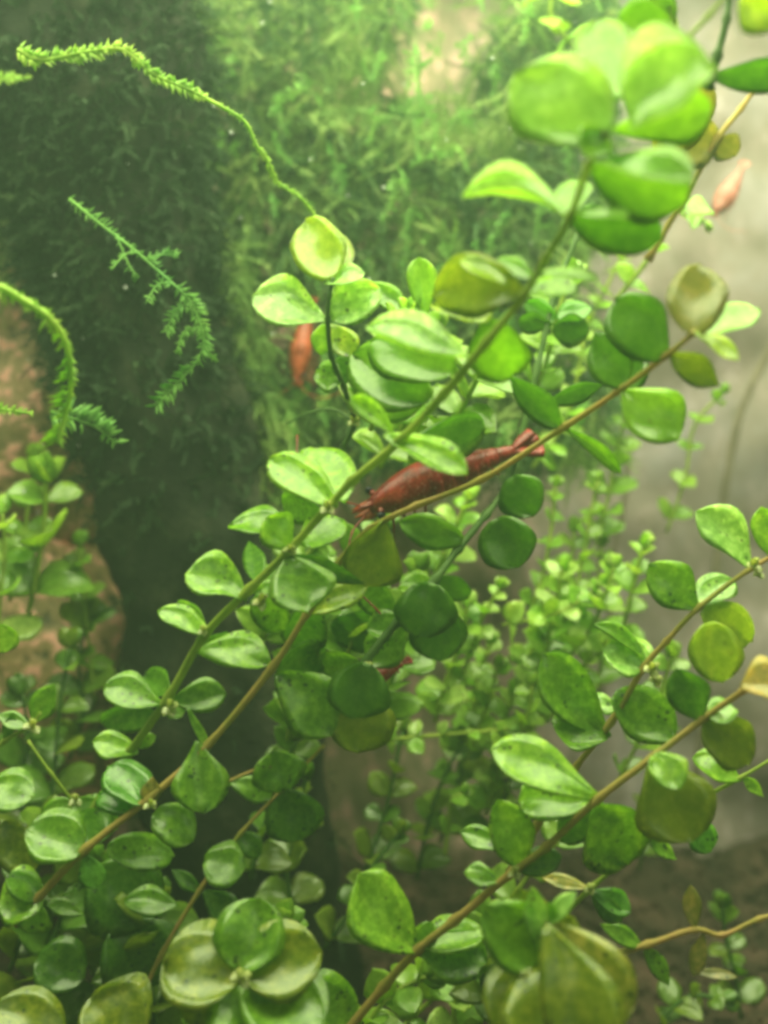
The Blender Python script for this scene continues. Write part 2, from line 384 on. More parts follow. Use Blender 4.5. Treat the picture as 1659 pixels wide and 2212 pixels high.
for (px, py, d, rx, ry, rz, lab) in ((60, 900, 20.5, 2.3, 1.5, 3.0, 'tan and pink mottled stone behind the trunk at the left edge'),
                                     (70, 1500, 20.0, 2.1, 1.5, 2.9, 'lower brown stone with pink patches left of the trunk base')):
    o = link('stone', rock_mesh(0, rx, ry, rz, px * .1 + py), None, STONE, P(px, py, d)); tag(o, lab, 'stone', 'stones beside the driftwood')

# ------------------------------------------------------------------ moss
def frond_batch(rr, spots, L0, L1, leaf, gap, hang):
    """spots: (point, direction, density) -> arrays of leafed strands hanging from every point"""
    V, F = [], []
    for (p, dr) in spots:
        L = rr.uniform(L0, L1); n = max(3, int(L / gap)); d = dr.normalized(); q = p.copy()
        side = d.cross(Vector((rr.uniform(-1, 1), rr.uniform(-1, 1), rr.uniform(-1, 1)))).normalized()
        wv = Vector((rr.uniform(-1, 1), rr.uniform(-.6, .6), rr.uniform(-1, 1))) * 0.17
        prev = q.copy()
        for k in range(n):
            d = (d + Vector((0, 0, -hang)) + wv).normalized(); q = q + d * (L / n)
            s2 = (side - d * side.dot(d)).normalized(); f = 1 - 0.6 * k / n
            b = len(V); w = s2 * 0.010
            V += [prev - w, prev + w, q + w, q - w]; F.append((b, b + 1, b + 2, b + 3))
            for sg in (1, -1):
                e = (s2 * sg + d * rr.uniform(.2, .9) + Vector((rr.uniform(-.3, .3), rr.uniform(-.6, .6), rr.uniform(-.3, .3)))).normalized()
                ll = leaf * f * rr.uniform(.6, 1.3); x = e.cross(d).normalized() * 0.4 + d * 0.6; x = (x - e * x.dot(e)).normalized() * ll * .2
                b = len(V); V += [q, q + e * ll * .5 + x, q + e * ll, q + e * ll * .5 - x]; F.append((b, b + 1, b + 2, b + 3))
            prev = q.copy()
    return V, F
rr = random.Random(11)
def mossy(px, py):
    v = mn.fractal(Vector((px * .0042, py * .0030, 0.3)), 1.0, 2.0, 3)
    return v
spots_b, spots_g = [], []
for _ in range(21000):
    px = rr.uniform(-120, 1330); py = rr.uniform(-160, 1010)
    if px > 1000 and py > 1150 - (px - 1000) * .6: continue
    if px < 560 and py > 620: continue
    v = mossy(px, py)
    if v < -0.50 + (0.32 if py < 200 else 0) : continue
    d = rr.uniform(17.9, 22.4)
    dens = rr.random()
    q = (P(px, py, d), Vector((rr.uniform(-.5, .5), rr.uniform(-.7, .1), rr.uniform(-.9, .1))))
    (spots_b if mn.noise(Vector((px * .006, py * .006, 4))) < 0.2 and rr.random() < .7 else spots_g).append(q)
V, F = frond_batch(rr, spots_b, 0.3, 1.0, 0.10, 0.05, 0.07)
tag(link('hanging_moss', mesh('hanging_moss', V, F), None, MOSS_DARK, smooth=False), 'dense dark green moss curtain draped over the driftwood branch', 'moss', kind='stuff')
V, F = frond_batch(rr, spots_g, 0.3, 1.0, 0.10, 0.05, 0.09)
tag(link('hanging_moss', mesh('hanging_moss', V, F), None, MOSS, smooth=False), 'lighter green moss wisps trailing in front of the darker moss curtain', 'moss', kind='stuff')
sp = []  # brighter wisps added to give the moss highlights
for _ in range(200):
    px = rr.uniform(300, 1290); py = rr.uniform(-60, 1000)
    if px < 620 and py > 500: continue
    sp.append((P(px, py, rr.uniform(17.4, 18.6)), Vector((rr.uniform(-.5, .5), rr.uniform(-.5, .3), rr.uniform(-.9, .1)))))
V, F = frond_batch(rr, sp, 0.25, 0.9, 0.16, 0.07, 0.25)
tag(link('moss_highlights', mesh('moss_highlights', V, F), None, MOSS_TEAL, smooth=False), 'bright yellow-green wisps added as highlights over the hanging moss', 'moss', kind='stuff')
def specks():
    vs, fs = [], []
    for _ in range(60):
        px = rr.uniform(0, 1290); py = rr.uniform(-20, 1150); c = P(px, py, rr.uniform(15.8, 18)); r = rr.uniform(.008, .032); b = len(vs)
        for v in ((1, 0, 0), (-1, 0, 0), (0, 1, 0), (0, -1, 0), (0, 0, 1), (0, 0, -1)): vs.append(c + Vector(v) * r * rr.uniform(.6, 1.3))
        for f in ((0, 2, 4), (2, 1, 4), (1, 3, 4), (3, 0, 4), (2, 0, 5), (1, 2, 5), (3, 1, 5), (0, 3, 5)): fs.append(tuple(b + k for k in f))
    return mesh('drifting_specks', vs, fs)
tag(link('drifting_specks', specks(), None, fuzzy_material('pale_speck', [(0.3, (0.6, 0.7, 0.6)), (0.7, (0.85, 0.88, 0.9))], 1)), 'tiny pale specks of debris caught on moss and drifting in the water', 'debris', kind='stuff')
# moss tufts covering the upper trunk
sp = []; seg = 40
for _ in range(9000):
    k = rr.randrange(len(tv) - seg); p = tv[k]; row = k // seg
    z = p.z; dens = max(0.0, min(1.0, (z + 0.5) / 4.5))
    if rr.random() > 0.03 + dens: continue
    c = sum((tv[row * seg + i] for i in range(0, seg, 8)), Vector()) / 5
    if p.y > c.y + 0.3: continue
    u = (p - c).normalized(); p = p + Vector((rr.uniform(-.1, .1), 0, rr.uniform(-.15, .15)))
    sp.append((p - u * .08, u + Vector((rr.uniform(-.6, .6), rr.uniform(-.3, .3), rr.uniform(-.9, .6)))))
V, F = frond_batch(rr, sp, 0.18, 0.6, 0.12, 0.06, 0.1)
tag(link('trunk_moss', mesh('trunk_moss', V, F), None, MOSS_BLACK, smooth=False), 'short dark moss tufts growing over the upper driftwood trunk', 'moss', kind='stuff')
# lit moss along the right flank of the trunk
sp = []
for _ in range(900):
    t = rr.random(); py = 480 + 1000 * t; px = np.interp(py, [480, 700, 850, 1000, 1300, 1480], [470, 520, 560, 600, 640, 680]) + rr.gauss(0, 26)
    sp.append((P(px, py, rr.uniform(17.2, 18.5)), Vector((rr.uniform(-.3, 1), rr.uniform(-.8, .2), rr.uniform(-1, .3)))))
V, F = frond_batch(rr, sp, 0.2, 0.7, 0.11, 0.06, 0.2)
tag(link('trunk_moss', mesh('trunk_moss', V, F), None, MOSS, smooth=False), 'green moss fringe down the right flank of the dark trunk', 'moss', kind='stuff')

def moss_strand(label, path, r, mat, llen, gap, side=(1, 1), taper=0.5, branches=(), wide=0.28):
    rr = random.Random(len(label) * 7 + int(path[0][0]))
    pts = spline([P(*q) for q in path], 10); root = thing('moss_strand', pts[0], label, 'moss', 'single moss strands in front of the driftwood')
    def fringe(ps, ll):
        V, F = [], []; L = 0
        for a, b in zip(ps[:-1], ps[1:]):
            d = (b - a); seg_l = d.length; d.normalize(); n = max(1, round(seg_l / gap))
            s = d.cross(Vector((0, 1, 0))).normalized()
            for k in range(n):
                q = a.lerp(b, k / n) - root.location; f = 1 - taper * (ps.index(a) / len(ps))
                for sg, am in ((1, side[0]), (-1, side[1])):
                    cl = mn.noise(q * 2.2 + Vector((sg * 5, 0, 0)))
                    if am <= 0 or rr.random() > 0.62 + cl: continue
                    for rep in range(2):
                        e = (s * sg + d * rr.uniform(.2, 1.0) + Vector((0, rr.uniform(-.7, .7), 0))).normalized(); l = ll * am * f * rr.uniform(.35, 1.5) * (1 + .8 * cl)
                        x = d.cross(e).normalized() * .5 + d * .6; x = (x - e * x.dot(e)).normalized() * l * wide
                        m_ = q + e * l * .45 - (b - a).normalized() * 0; nrm = e.cross(x).normalized() * 0.012
                        o = len(V); V += [q, m_ + x, q + e * l, m_ - x, m_ + nrm, m_ - nrm]
                        F += [(o, o + 1, o + 4), (o + 1, o + 2, o + 4), (o + 2, o + 3, o + 4), (o + 3, o, o + 4), (o + 1, o, o + 5), (o + 2, o + 1, o + 5), (o + 3, o + 2, o + 5), (o, o + 3, o + 5)]
        return V, F
    link('stem', tube('stem', pts, lambda t: r * (1 - .5 * t), 6, .2, pts[0]), root, mat)
    V, F = fringe(pts, llen)
    for bp in branches:
        ps = spline([P(*q) for q in bp], 6); v2, f2 = fringe(ps, llen * .7); o = len(V); V += v2; F += [tuple(o + i for i in f) for f in f2]
        link('side_shoot', tube('side_shoot', ps, r * .6, 5, .2, pts[0]), root, mat)
    fr = link('leaflets', mesh('leaflets', V, F), root, mat, smooth=False); fr['kind'] = 'stuff'
    return root
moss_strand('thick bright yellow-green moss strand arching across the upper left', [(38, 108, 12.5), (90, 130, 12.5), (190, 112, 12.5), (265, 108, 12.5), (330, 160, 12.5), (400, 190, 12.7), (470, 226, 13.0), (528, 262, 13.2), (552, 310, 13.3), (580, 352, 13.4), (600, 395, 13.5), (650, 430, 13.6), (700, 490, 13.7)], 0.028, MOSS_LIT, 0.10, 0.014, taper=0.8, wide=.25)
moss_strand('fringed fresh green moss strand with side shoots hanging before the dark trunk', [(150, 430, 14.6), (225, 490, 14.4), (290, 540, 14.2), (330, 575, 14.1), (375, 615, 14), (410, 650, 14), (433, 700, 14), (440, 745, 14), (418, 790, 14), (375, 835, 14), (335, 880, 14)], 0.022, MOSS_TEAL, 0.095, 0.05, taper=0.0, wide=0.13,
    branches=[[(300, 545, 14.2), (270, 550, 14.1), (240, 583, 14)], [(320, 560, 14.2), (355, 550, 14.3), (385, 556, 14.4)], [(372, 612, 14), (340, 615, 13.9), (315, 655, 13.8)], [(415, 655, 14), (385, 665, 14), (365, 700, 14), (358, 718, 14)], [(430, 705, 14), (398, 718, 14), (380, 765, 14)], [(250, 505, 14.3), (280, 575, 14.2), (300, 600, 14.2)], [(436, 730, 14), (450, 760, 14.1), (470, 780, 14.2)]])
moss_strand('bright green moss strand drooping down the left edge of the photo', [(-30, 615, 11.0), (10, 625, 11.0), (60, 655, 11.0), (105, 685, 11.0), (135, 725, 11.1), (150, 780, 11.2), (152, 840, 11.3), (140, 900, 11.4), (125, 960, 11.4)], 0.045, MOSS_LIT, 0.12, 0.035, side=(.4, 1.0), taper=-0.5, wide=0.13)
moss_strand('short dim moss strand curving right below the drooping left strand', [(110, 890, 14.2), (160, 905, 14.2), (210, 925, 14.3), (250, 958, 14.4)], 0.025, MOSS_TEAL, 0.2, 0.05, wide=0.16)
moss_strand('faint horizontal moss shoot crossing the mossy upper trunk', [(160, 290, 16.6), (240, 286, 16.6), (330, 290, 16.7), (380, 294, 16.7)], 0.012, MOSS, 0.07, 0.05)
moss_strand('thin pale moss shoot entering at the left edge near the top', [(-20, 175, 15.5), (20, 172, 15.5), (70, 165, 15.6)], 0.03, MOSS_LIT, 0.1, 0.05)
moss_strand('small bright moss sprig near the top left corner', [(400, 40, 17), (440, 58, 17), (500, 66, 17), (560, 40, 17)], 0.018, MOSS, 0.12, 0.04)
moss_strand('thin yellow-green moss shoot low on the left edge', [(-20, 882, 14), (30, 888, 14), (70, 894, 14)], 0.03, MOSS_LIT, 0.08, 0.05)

# ------------------------------------------------------------------ dangling roots against the back wall
ROOT = fuzzy_material('brown_root', [(0.3, (0.14, 0.12, 0.08)), (0.7, (0.28, 0.24, 0.17))], 1.5, 0.8)
for lab, path, r in (('long dark root hanging down the pale wall near the right edge', [(1690, 700, 22), (1640, 800, 22), (1600, 890, 22), (1575, 1000, 22), (1555, 1150, 22), (1540, 1300, 22), (1525, 1480, 22), (1500, 1700, 22)], 0.07),
                     ('thin dark root hanging behind the small leaves right of centre', [(1360, 960, 21), (1350, 1080, 21), (1325, 1200, 21), (1318, 1350, 21), (1300, 1500, 21)], 0.05)):
    ps = spline([P(*q) for q in path], 8)
    tag(link('hanging_root', tube('hanging_root', ps, r, 7, .4), None, ROOT), lab, 'root', 'dark roots hanging in the background')

# ------------------------------------------------------------------ background stems with small leaves
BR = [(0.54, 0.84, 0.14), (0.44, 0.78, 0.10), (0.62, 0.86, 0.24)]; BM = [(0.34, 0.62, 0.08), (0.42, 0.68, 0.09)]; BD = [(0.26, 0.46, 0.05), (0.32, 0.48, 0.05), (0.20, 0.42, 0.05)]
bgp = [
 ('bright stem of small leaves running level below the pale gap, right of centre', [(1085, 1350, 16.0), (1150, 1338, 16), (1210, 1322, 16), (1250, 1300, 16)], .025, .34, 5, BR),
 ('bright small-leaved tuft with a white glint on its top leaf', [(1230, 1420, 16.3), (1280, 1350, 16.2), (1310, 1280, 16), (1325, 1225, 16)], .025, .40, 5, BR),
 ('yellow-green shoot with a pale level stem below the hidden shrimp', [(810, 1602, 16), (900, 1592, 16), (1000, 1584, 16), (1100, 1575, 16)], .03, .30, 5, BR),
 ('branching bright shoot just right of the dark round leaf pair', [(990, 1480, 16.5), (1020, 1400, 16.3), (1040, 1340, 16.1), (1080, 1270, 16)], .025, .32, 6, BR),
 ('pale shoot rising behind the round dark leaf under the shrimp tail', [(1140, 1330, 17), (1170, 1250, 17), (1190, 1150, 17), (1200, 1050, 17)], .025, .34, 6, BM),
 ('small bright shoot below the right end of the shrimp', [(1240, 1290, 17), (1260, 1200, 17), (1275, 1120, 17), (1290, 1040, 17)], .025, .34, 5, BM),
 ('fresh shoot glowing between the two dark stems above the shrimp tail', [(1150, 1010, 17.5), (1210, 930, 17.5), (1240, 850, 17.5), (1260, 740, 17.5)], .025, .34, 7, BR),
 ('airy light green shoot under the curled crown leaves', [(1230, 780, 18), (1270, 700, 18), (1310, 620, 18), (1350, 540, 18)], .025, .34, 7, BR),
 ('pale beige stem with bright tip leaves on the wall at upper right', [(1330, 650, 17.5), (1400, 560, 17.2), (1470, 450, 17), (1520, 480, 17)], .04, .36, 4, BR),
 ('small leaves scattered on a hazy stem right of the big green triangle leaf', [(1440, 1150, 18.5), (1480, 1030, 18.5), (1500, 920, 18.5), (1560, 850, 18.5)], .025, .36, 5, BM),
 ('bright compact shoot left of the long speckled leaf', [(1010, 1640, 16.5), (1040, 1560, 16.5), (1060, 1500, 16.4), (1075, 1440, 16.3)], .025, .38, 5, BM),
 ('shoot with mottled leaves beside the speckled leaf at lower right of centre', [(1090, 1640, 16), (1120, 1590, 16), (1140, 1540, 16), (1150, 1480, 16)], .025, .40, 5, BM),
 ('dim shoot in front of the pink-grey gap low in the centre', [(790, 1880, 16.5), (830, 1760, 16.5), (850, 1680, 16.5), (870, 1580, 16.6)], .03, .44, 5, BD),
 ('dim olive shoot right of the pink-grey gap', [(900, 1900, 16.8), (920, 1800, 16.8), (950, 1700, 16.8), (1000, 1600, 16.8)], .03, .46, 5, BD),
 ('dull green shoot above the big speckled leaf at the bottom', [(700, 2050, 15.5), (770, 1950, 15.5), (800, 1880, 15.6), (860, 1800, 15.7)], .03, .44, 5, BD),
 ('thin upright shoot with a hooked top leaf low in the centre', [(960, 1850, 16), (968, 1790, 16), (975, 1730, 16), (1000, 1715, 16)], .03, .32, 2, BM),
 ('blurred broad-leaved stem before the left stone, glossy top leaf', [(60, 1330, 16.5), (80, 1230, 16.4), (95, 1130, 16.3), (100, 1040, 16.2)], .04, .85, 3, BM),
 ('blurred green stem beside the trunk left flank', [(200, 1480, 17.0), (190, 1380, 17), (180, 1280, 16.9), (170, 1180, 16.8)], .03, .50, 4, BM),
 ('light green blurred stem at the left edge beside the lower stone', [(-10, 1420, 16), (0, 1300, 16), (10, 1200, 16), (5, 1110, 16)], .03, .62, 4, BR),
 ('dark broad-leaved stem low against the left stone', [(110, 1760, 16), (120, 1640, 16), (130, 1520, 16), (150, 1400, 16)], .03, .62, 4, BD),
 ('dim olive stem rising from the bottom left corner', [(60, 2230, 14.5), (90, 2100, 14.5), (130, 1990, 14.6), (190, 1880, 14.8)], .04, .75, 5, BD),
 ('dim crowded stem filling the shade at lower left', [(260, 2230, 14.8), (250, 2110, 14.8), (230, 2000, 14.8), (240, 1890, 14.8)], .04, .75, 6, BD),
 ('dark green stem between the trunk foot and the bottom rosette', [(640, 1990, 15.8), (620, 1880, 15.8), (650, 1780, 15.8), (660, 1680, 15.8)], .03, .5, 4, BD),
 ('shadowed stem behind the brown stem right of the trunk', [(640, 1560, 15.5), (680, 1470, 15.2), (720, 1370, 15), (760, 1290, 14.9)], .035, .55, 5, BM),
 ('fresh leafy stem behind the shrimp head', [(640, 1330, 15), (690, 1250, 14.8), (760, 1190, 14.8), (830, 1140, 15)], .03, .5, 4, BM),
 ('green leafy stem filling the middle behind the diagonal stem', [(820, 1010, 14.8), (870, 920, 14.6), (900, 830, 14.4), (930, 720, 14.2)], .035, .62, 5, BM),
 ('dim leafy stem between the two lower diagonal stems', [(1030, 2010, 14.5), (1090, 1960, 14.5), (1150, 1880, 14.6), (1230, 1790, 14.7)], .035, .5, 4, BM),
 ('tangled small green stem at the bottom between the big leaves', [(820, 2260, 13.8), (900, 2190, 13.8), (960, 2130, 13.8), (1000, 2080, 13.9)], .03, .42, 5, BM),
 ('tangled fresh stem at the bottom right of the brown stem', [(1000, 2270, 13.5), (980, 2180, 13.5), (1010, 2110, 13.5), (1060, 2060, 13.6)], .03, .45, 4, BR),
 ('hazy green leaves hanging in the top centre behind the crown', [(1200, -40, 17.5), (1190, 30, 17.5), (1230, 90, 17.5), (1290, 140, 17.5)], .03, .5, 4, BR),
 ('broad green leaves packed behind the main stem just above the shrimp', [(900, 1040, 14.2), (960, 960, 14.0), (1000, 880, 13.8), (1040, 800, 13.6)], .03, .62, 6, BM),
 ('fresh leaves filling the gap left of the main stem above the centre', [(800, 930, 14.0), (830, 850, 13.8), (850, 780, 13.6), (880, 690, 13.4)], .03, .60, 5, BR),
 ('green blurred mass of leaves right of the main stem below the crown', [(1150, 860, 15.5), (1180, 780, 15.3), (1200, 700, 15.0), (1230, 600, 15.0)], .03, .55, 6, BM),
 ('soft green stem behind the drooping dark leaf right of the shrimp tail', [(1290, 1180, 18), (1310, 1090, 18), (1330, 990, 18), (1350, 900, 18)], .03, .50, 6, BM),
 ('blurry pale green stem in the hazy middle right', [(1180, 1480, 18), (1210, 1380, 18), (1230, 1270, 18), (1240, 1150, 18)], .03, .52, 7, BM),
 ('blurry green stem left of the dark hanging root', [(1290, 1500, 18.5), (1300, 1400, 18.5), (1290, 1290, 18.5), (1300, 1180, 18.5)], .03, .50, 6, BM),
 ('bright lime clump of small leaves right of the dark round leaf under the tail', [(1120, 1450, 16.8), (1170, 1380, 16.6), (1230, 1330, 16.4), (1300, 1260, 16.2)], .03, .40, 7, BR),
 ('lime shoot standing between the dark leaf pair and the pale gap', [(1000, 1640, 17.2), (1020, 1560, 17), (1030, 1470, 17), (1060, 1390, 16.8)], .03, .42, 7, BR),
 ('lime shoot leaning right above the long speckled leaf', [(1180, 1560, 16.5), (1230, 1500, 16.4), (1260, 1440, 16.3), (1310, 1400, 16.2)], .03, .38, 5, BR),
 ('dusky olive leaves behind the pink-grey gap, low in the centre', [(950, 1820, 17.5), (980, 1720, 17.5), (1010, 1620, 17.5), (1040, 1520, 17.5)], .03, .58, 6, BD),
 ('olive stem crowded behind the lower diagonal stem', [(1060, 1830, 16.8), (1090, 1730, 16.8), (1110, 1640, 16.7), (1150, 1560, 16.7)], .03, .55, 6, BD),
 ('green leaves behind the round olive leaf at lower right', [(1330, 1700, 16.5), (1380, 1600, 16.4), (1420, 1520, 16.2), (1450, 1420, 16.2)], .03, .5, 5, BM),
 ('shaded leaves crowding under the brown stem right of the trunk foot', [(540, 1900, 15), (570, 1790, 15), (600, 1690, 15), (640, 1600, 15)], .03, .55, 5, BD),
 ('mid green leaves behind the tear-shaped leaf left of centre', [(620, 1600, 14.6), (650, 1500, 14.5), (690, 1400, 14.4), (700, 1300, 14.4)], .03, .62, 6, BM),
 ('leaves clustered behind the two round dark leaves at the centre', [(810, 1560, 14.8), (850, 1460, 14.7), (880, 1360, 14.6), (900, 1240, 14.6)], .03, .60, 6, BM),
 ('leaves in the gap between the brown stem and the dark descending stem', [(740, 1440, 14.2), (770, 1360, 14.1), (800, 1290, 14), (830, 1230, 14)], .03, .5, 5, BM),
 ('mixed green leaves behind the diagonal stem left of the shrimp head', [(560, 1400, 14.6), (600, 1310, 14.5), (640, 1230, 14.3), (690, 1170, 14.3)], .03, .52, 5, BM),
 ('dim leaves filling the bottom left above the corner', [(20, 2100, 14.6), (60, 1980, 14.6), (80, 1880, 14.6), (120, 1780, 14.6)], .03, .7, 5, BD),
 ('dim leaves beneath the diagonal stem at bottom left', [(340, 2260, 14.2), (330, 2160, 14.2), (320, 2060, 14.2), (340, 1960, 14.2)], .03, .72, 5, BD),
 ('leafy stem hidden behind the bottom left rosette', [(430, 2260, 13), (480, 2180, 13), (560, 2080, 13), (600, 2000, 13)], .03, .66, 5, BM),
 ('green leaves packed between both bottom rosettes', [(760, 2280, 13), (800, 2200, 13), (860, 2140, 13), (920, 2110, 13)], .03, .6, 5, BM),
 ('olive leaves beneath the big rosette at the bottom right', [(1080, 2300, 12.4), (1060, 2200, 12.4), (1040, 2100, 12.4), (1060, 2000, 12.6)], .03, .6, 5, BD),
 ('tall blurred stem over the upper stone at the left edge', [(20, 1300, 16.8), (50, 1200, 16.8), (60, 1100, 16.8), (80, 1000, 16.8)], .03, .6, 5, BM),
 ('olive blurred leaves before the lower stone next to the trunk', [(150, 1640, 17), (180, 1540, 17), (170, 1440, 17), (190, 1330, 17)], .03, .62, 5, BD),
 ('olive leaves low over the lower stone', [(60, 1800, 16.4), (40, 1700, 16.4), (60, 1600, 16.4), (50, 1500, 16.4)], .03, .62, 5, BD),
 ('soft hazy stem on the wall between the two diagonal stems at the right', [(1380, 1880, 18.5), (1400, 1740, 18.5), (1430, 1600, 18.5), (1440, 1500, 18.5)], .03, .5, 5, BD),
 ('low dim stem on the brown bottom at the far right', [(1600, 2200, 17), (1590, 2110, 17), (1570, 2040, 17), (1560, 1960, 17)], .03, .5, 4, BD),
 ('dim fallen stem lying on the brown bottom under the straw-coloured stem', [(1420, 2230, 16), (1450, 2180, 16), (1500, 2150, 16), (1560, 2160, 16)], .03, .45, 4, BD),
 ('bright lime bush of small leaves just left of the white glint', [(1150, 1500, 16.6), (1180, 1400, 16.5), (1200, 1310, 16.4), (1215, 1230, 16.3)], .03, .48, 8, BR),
 ('bright lime bush of small leaves right of the white glint', [(1330, 1420, 16.8), (1350, 1340, 16.7), (1370, 1260, 16.6), (1390, 1180, 16.5)], .03, .46, 6, BR),
 ('bright lime bush below the dark round leaf pair', [(940, 1560, 16.4), (960, 1480, 16.3), (990, 1400, 16.2), (1010, 1310, 16.1)], .03, .46, 7, BR),
 ('lit stem of small leaves under the level pale stem', [(1050, 1760, 16.8), (1070, 1680, 16.7), (1080, 1590, 16.6), (1110, 1500, 16.5)], .03, .46, 7, BR),
 ('soft lime stem glowing beneath the shrimp body', [(920, 1290, 16.5), (950, 1220, 16.4), (980, 1150, 16.3), (1010, 1080, 16.2)], .03, .5, 6, BR),
]
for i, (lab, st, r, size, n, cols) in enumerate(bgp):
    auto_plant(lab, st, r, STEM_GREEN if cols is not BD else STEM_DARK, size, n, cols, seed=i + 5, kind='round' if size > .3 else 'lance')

# ------------------------------------------------------------------ foreground stems
A = [(190, 1770, 13.6), (270, 1640, 13.4), (365, 1505, 13.2), (440, 1375, 13.0), (540, 1272, 12.6), (622, 1192, 12.2), (705, 1100, 11.8), (760, 1040, 11.5), (860, 955, 11.1), (960, 850, 10.6), (1050, 740, 10.1), (1130, 640, 9.9), (1178, 560, 9.7), (1232, 468, 9.5), (1270, 360, 9.3), (1310, 285, 9.1)]
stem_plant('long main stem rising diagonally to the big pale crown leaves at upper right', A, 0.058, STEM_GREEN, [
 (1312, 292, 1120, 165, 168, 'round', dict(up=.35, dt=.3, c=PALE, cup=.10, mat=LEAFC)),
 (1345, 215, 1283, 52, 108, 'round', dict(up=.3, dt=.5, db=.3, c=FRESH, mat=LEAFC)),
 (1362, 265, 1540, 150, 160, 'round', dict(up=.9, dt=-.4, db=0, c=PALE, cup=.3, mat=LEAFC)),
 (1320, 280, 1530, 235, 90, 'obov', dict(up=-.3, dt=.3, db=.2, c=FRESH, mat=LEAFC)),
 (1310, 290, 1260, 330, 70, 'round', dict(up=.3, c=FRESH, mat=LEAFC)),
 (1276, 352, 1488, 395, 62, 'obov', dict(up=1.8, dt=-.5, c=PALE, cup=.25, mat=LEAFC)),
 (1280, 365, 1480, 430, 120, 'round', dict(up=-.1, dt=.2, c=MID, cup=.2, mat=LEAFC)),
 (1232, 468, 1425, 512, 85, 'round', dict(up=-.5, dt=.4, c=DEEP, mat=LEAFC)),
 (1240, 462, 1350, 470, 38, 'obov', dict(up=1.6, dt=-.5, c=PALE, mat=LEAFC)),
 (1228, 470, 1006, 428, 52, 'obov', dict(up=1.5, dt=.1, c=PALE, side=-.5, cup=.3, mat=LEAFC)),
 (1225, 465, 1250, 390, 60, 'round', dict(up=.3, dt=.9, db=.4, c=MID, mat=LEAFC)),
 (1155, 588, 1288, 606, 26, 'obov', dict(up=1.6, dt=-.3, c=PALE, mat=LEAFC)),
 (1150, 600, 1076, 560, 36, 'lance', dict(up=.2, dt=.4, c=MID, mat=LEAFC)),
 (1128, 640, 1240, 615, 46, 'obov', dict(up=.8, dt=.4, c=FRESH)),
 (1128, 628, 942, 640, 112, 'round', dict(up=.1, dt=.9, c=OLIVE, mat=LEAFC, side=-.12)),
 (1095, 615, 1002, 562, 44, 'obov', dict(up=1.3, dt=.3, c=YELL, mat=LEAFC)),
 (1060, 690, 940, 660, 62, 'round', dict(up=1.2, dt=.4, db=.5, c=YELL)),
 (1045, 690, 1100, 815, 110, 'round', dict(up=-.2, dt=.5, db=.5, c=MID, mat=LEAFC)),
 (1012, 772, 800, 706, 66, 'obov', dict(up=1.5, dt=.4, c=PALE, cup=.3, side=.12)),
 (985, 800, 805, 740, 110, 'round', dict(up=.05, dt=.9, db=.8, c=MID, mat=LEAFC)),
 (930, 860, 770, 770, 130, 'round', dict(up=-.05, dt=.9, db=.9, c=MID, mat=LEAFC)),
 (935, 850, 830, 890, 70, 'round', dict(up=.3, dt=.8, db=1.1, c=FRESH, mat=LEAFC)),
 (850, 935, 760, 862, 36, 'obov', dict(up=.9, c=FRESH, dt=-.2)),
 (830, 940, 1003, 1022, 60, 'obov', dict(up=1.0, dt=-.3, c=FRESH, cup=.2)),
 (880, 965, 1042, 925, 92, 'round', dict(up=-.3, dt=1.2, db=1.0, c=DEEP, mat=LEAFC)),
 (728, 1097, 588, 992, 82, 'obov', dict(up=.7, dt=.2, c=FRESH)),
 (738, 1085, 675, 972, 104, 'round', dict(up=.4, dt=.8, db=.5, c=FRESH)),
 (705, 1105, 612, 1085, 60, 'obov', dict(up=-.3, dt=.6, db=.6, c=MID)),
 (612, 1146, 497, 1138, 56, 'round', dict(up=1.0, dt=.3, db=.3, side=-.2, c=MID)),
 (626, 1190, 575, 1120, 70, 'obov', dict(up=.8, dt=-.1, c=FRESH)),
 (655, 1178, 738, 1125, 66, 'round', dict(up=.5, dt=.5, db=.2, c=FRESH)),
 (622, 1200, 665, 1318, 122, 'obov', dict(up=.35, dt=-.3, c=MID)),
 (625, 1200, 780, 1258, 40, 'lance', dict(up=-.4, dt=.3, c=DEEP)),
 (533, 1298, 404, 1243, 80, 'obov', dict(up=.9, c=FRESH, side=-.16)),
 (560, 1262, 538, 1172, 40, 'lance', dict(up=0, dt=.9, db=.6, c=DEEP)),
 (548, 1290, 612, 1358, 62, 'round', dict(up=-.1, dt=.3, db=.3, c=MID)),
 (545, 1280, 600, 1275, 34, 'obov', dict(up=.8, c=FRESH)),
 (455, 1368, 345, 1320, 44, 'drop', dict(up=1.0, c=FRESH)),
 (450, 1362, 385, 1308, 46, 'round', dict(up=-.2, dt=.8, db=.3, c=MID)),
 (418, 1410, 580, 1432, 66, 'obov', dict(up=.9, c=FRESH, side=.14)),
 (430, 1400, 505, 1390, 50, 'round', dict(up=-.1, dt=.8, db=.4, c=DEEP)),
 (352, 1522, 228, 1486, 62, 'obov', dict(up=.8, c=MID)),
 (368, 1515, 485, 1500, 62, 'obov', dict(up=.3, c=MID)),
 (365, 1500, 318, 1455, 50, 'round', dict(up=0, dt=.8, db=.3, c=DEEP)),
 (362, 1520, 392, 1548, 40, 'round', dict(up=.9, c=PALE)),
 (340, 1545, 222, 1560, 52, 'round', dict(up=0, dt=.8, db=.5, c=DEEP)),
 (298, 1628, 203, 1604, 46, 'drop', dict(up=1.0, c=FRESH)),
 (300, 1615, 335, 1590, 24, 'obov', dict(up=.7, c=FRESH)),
 ], buds=[(566, 1300, .12), (368, 1528, .13), (627, 1190, .09), (440, 1362, .08), (708, 1098, .10)])
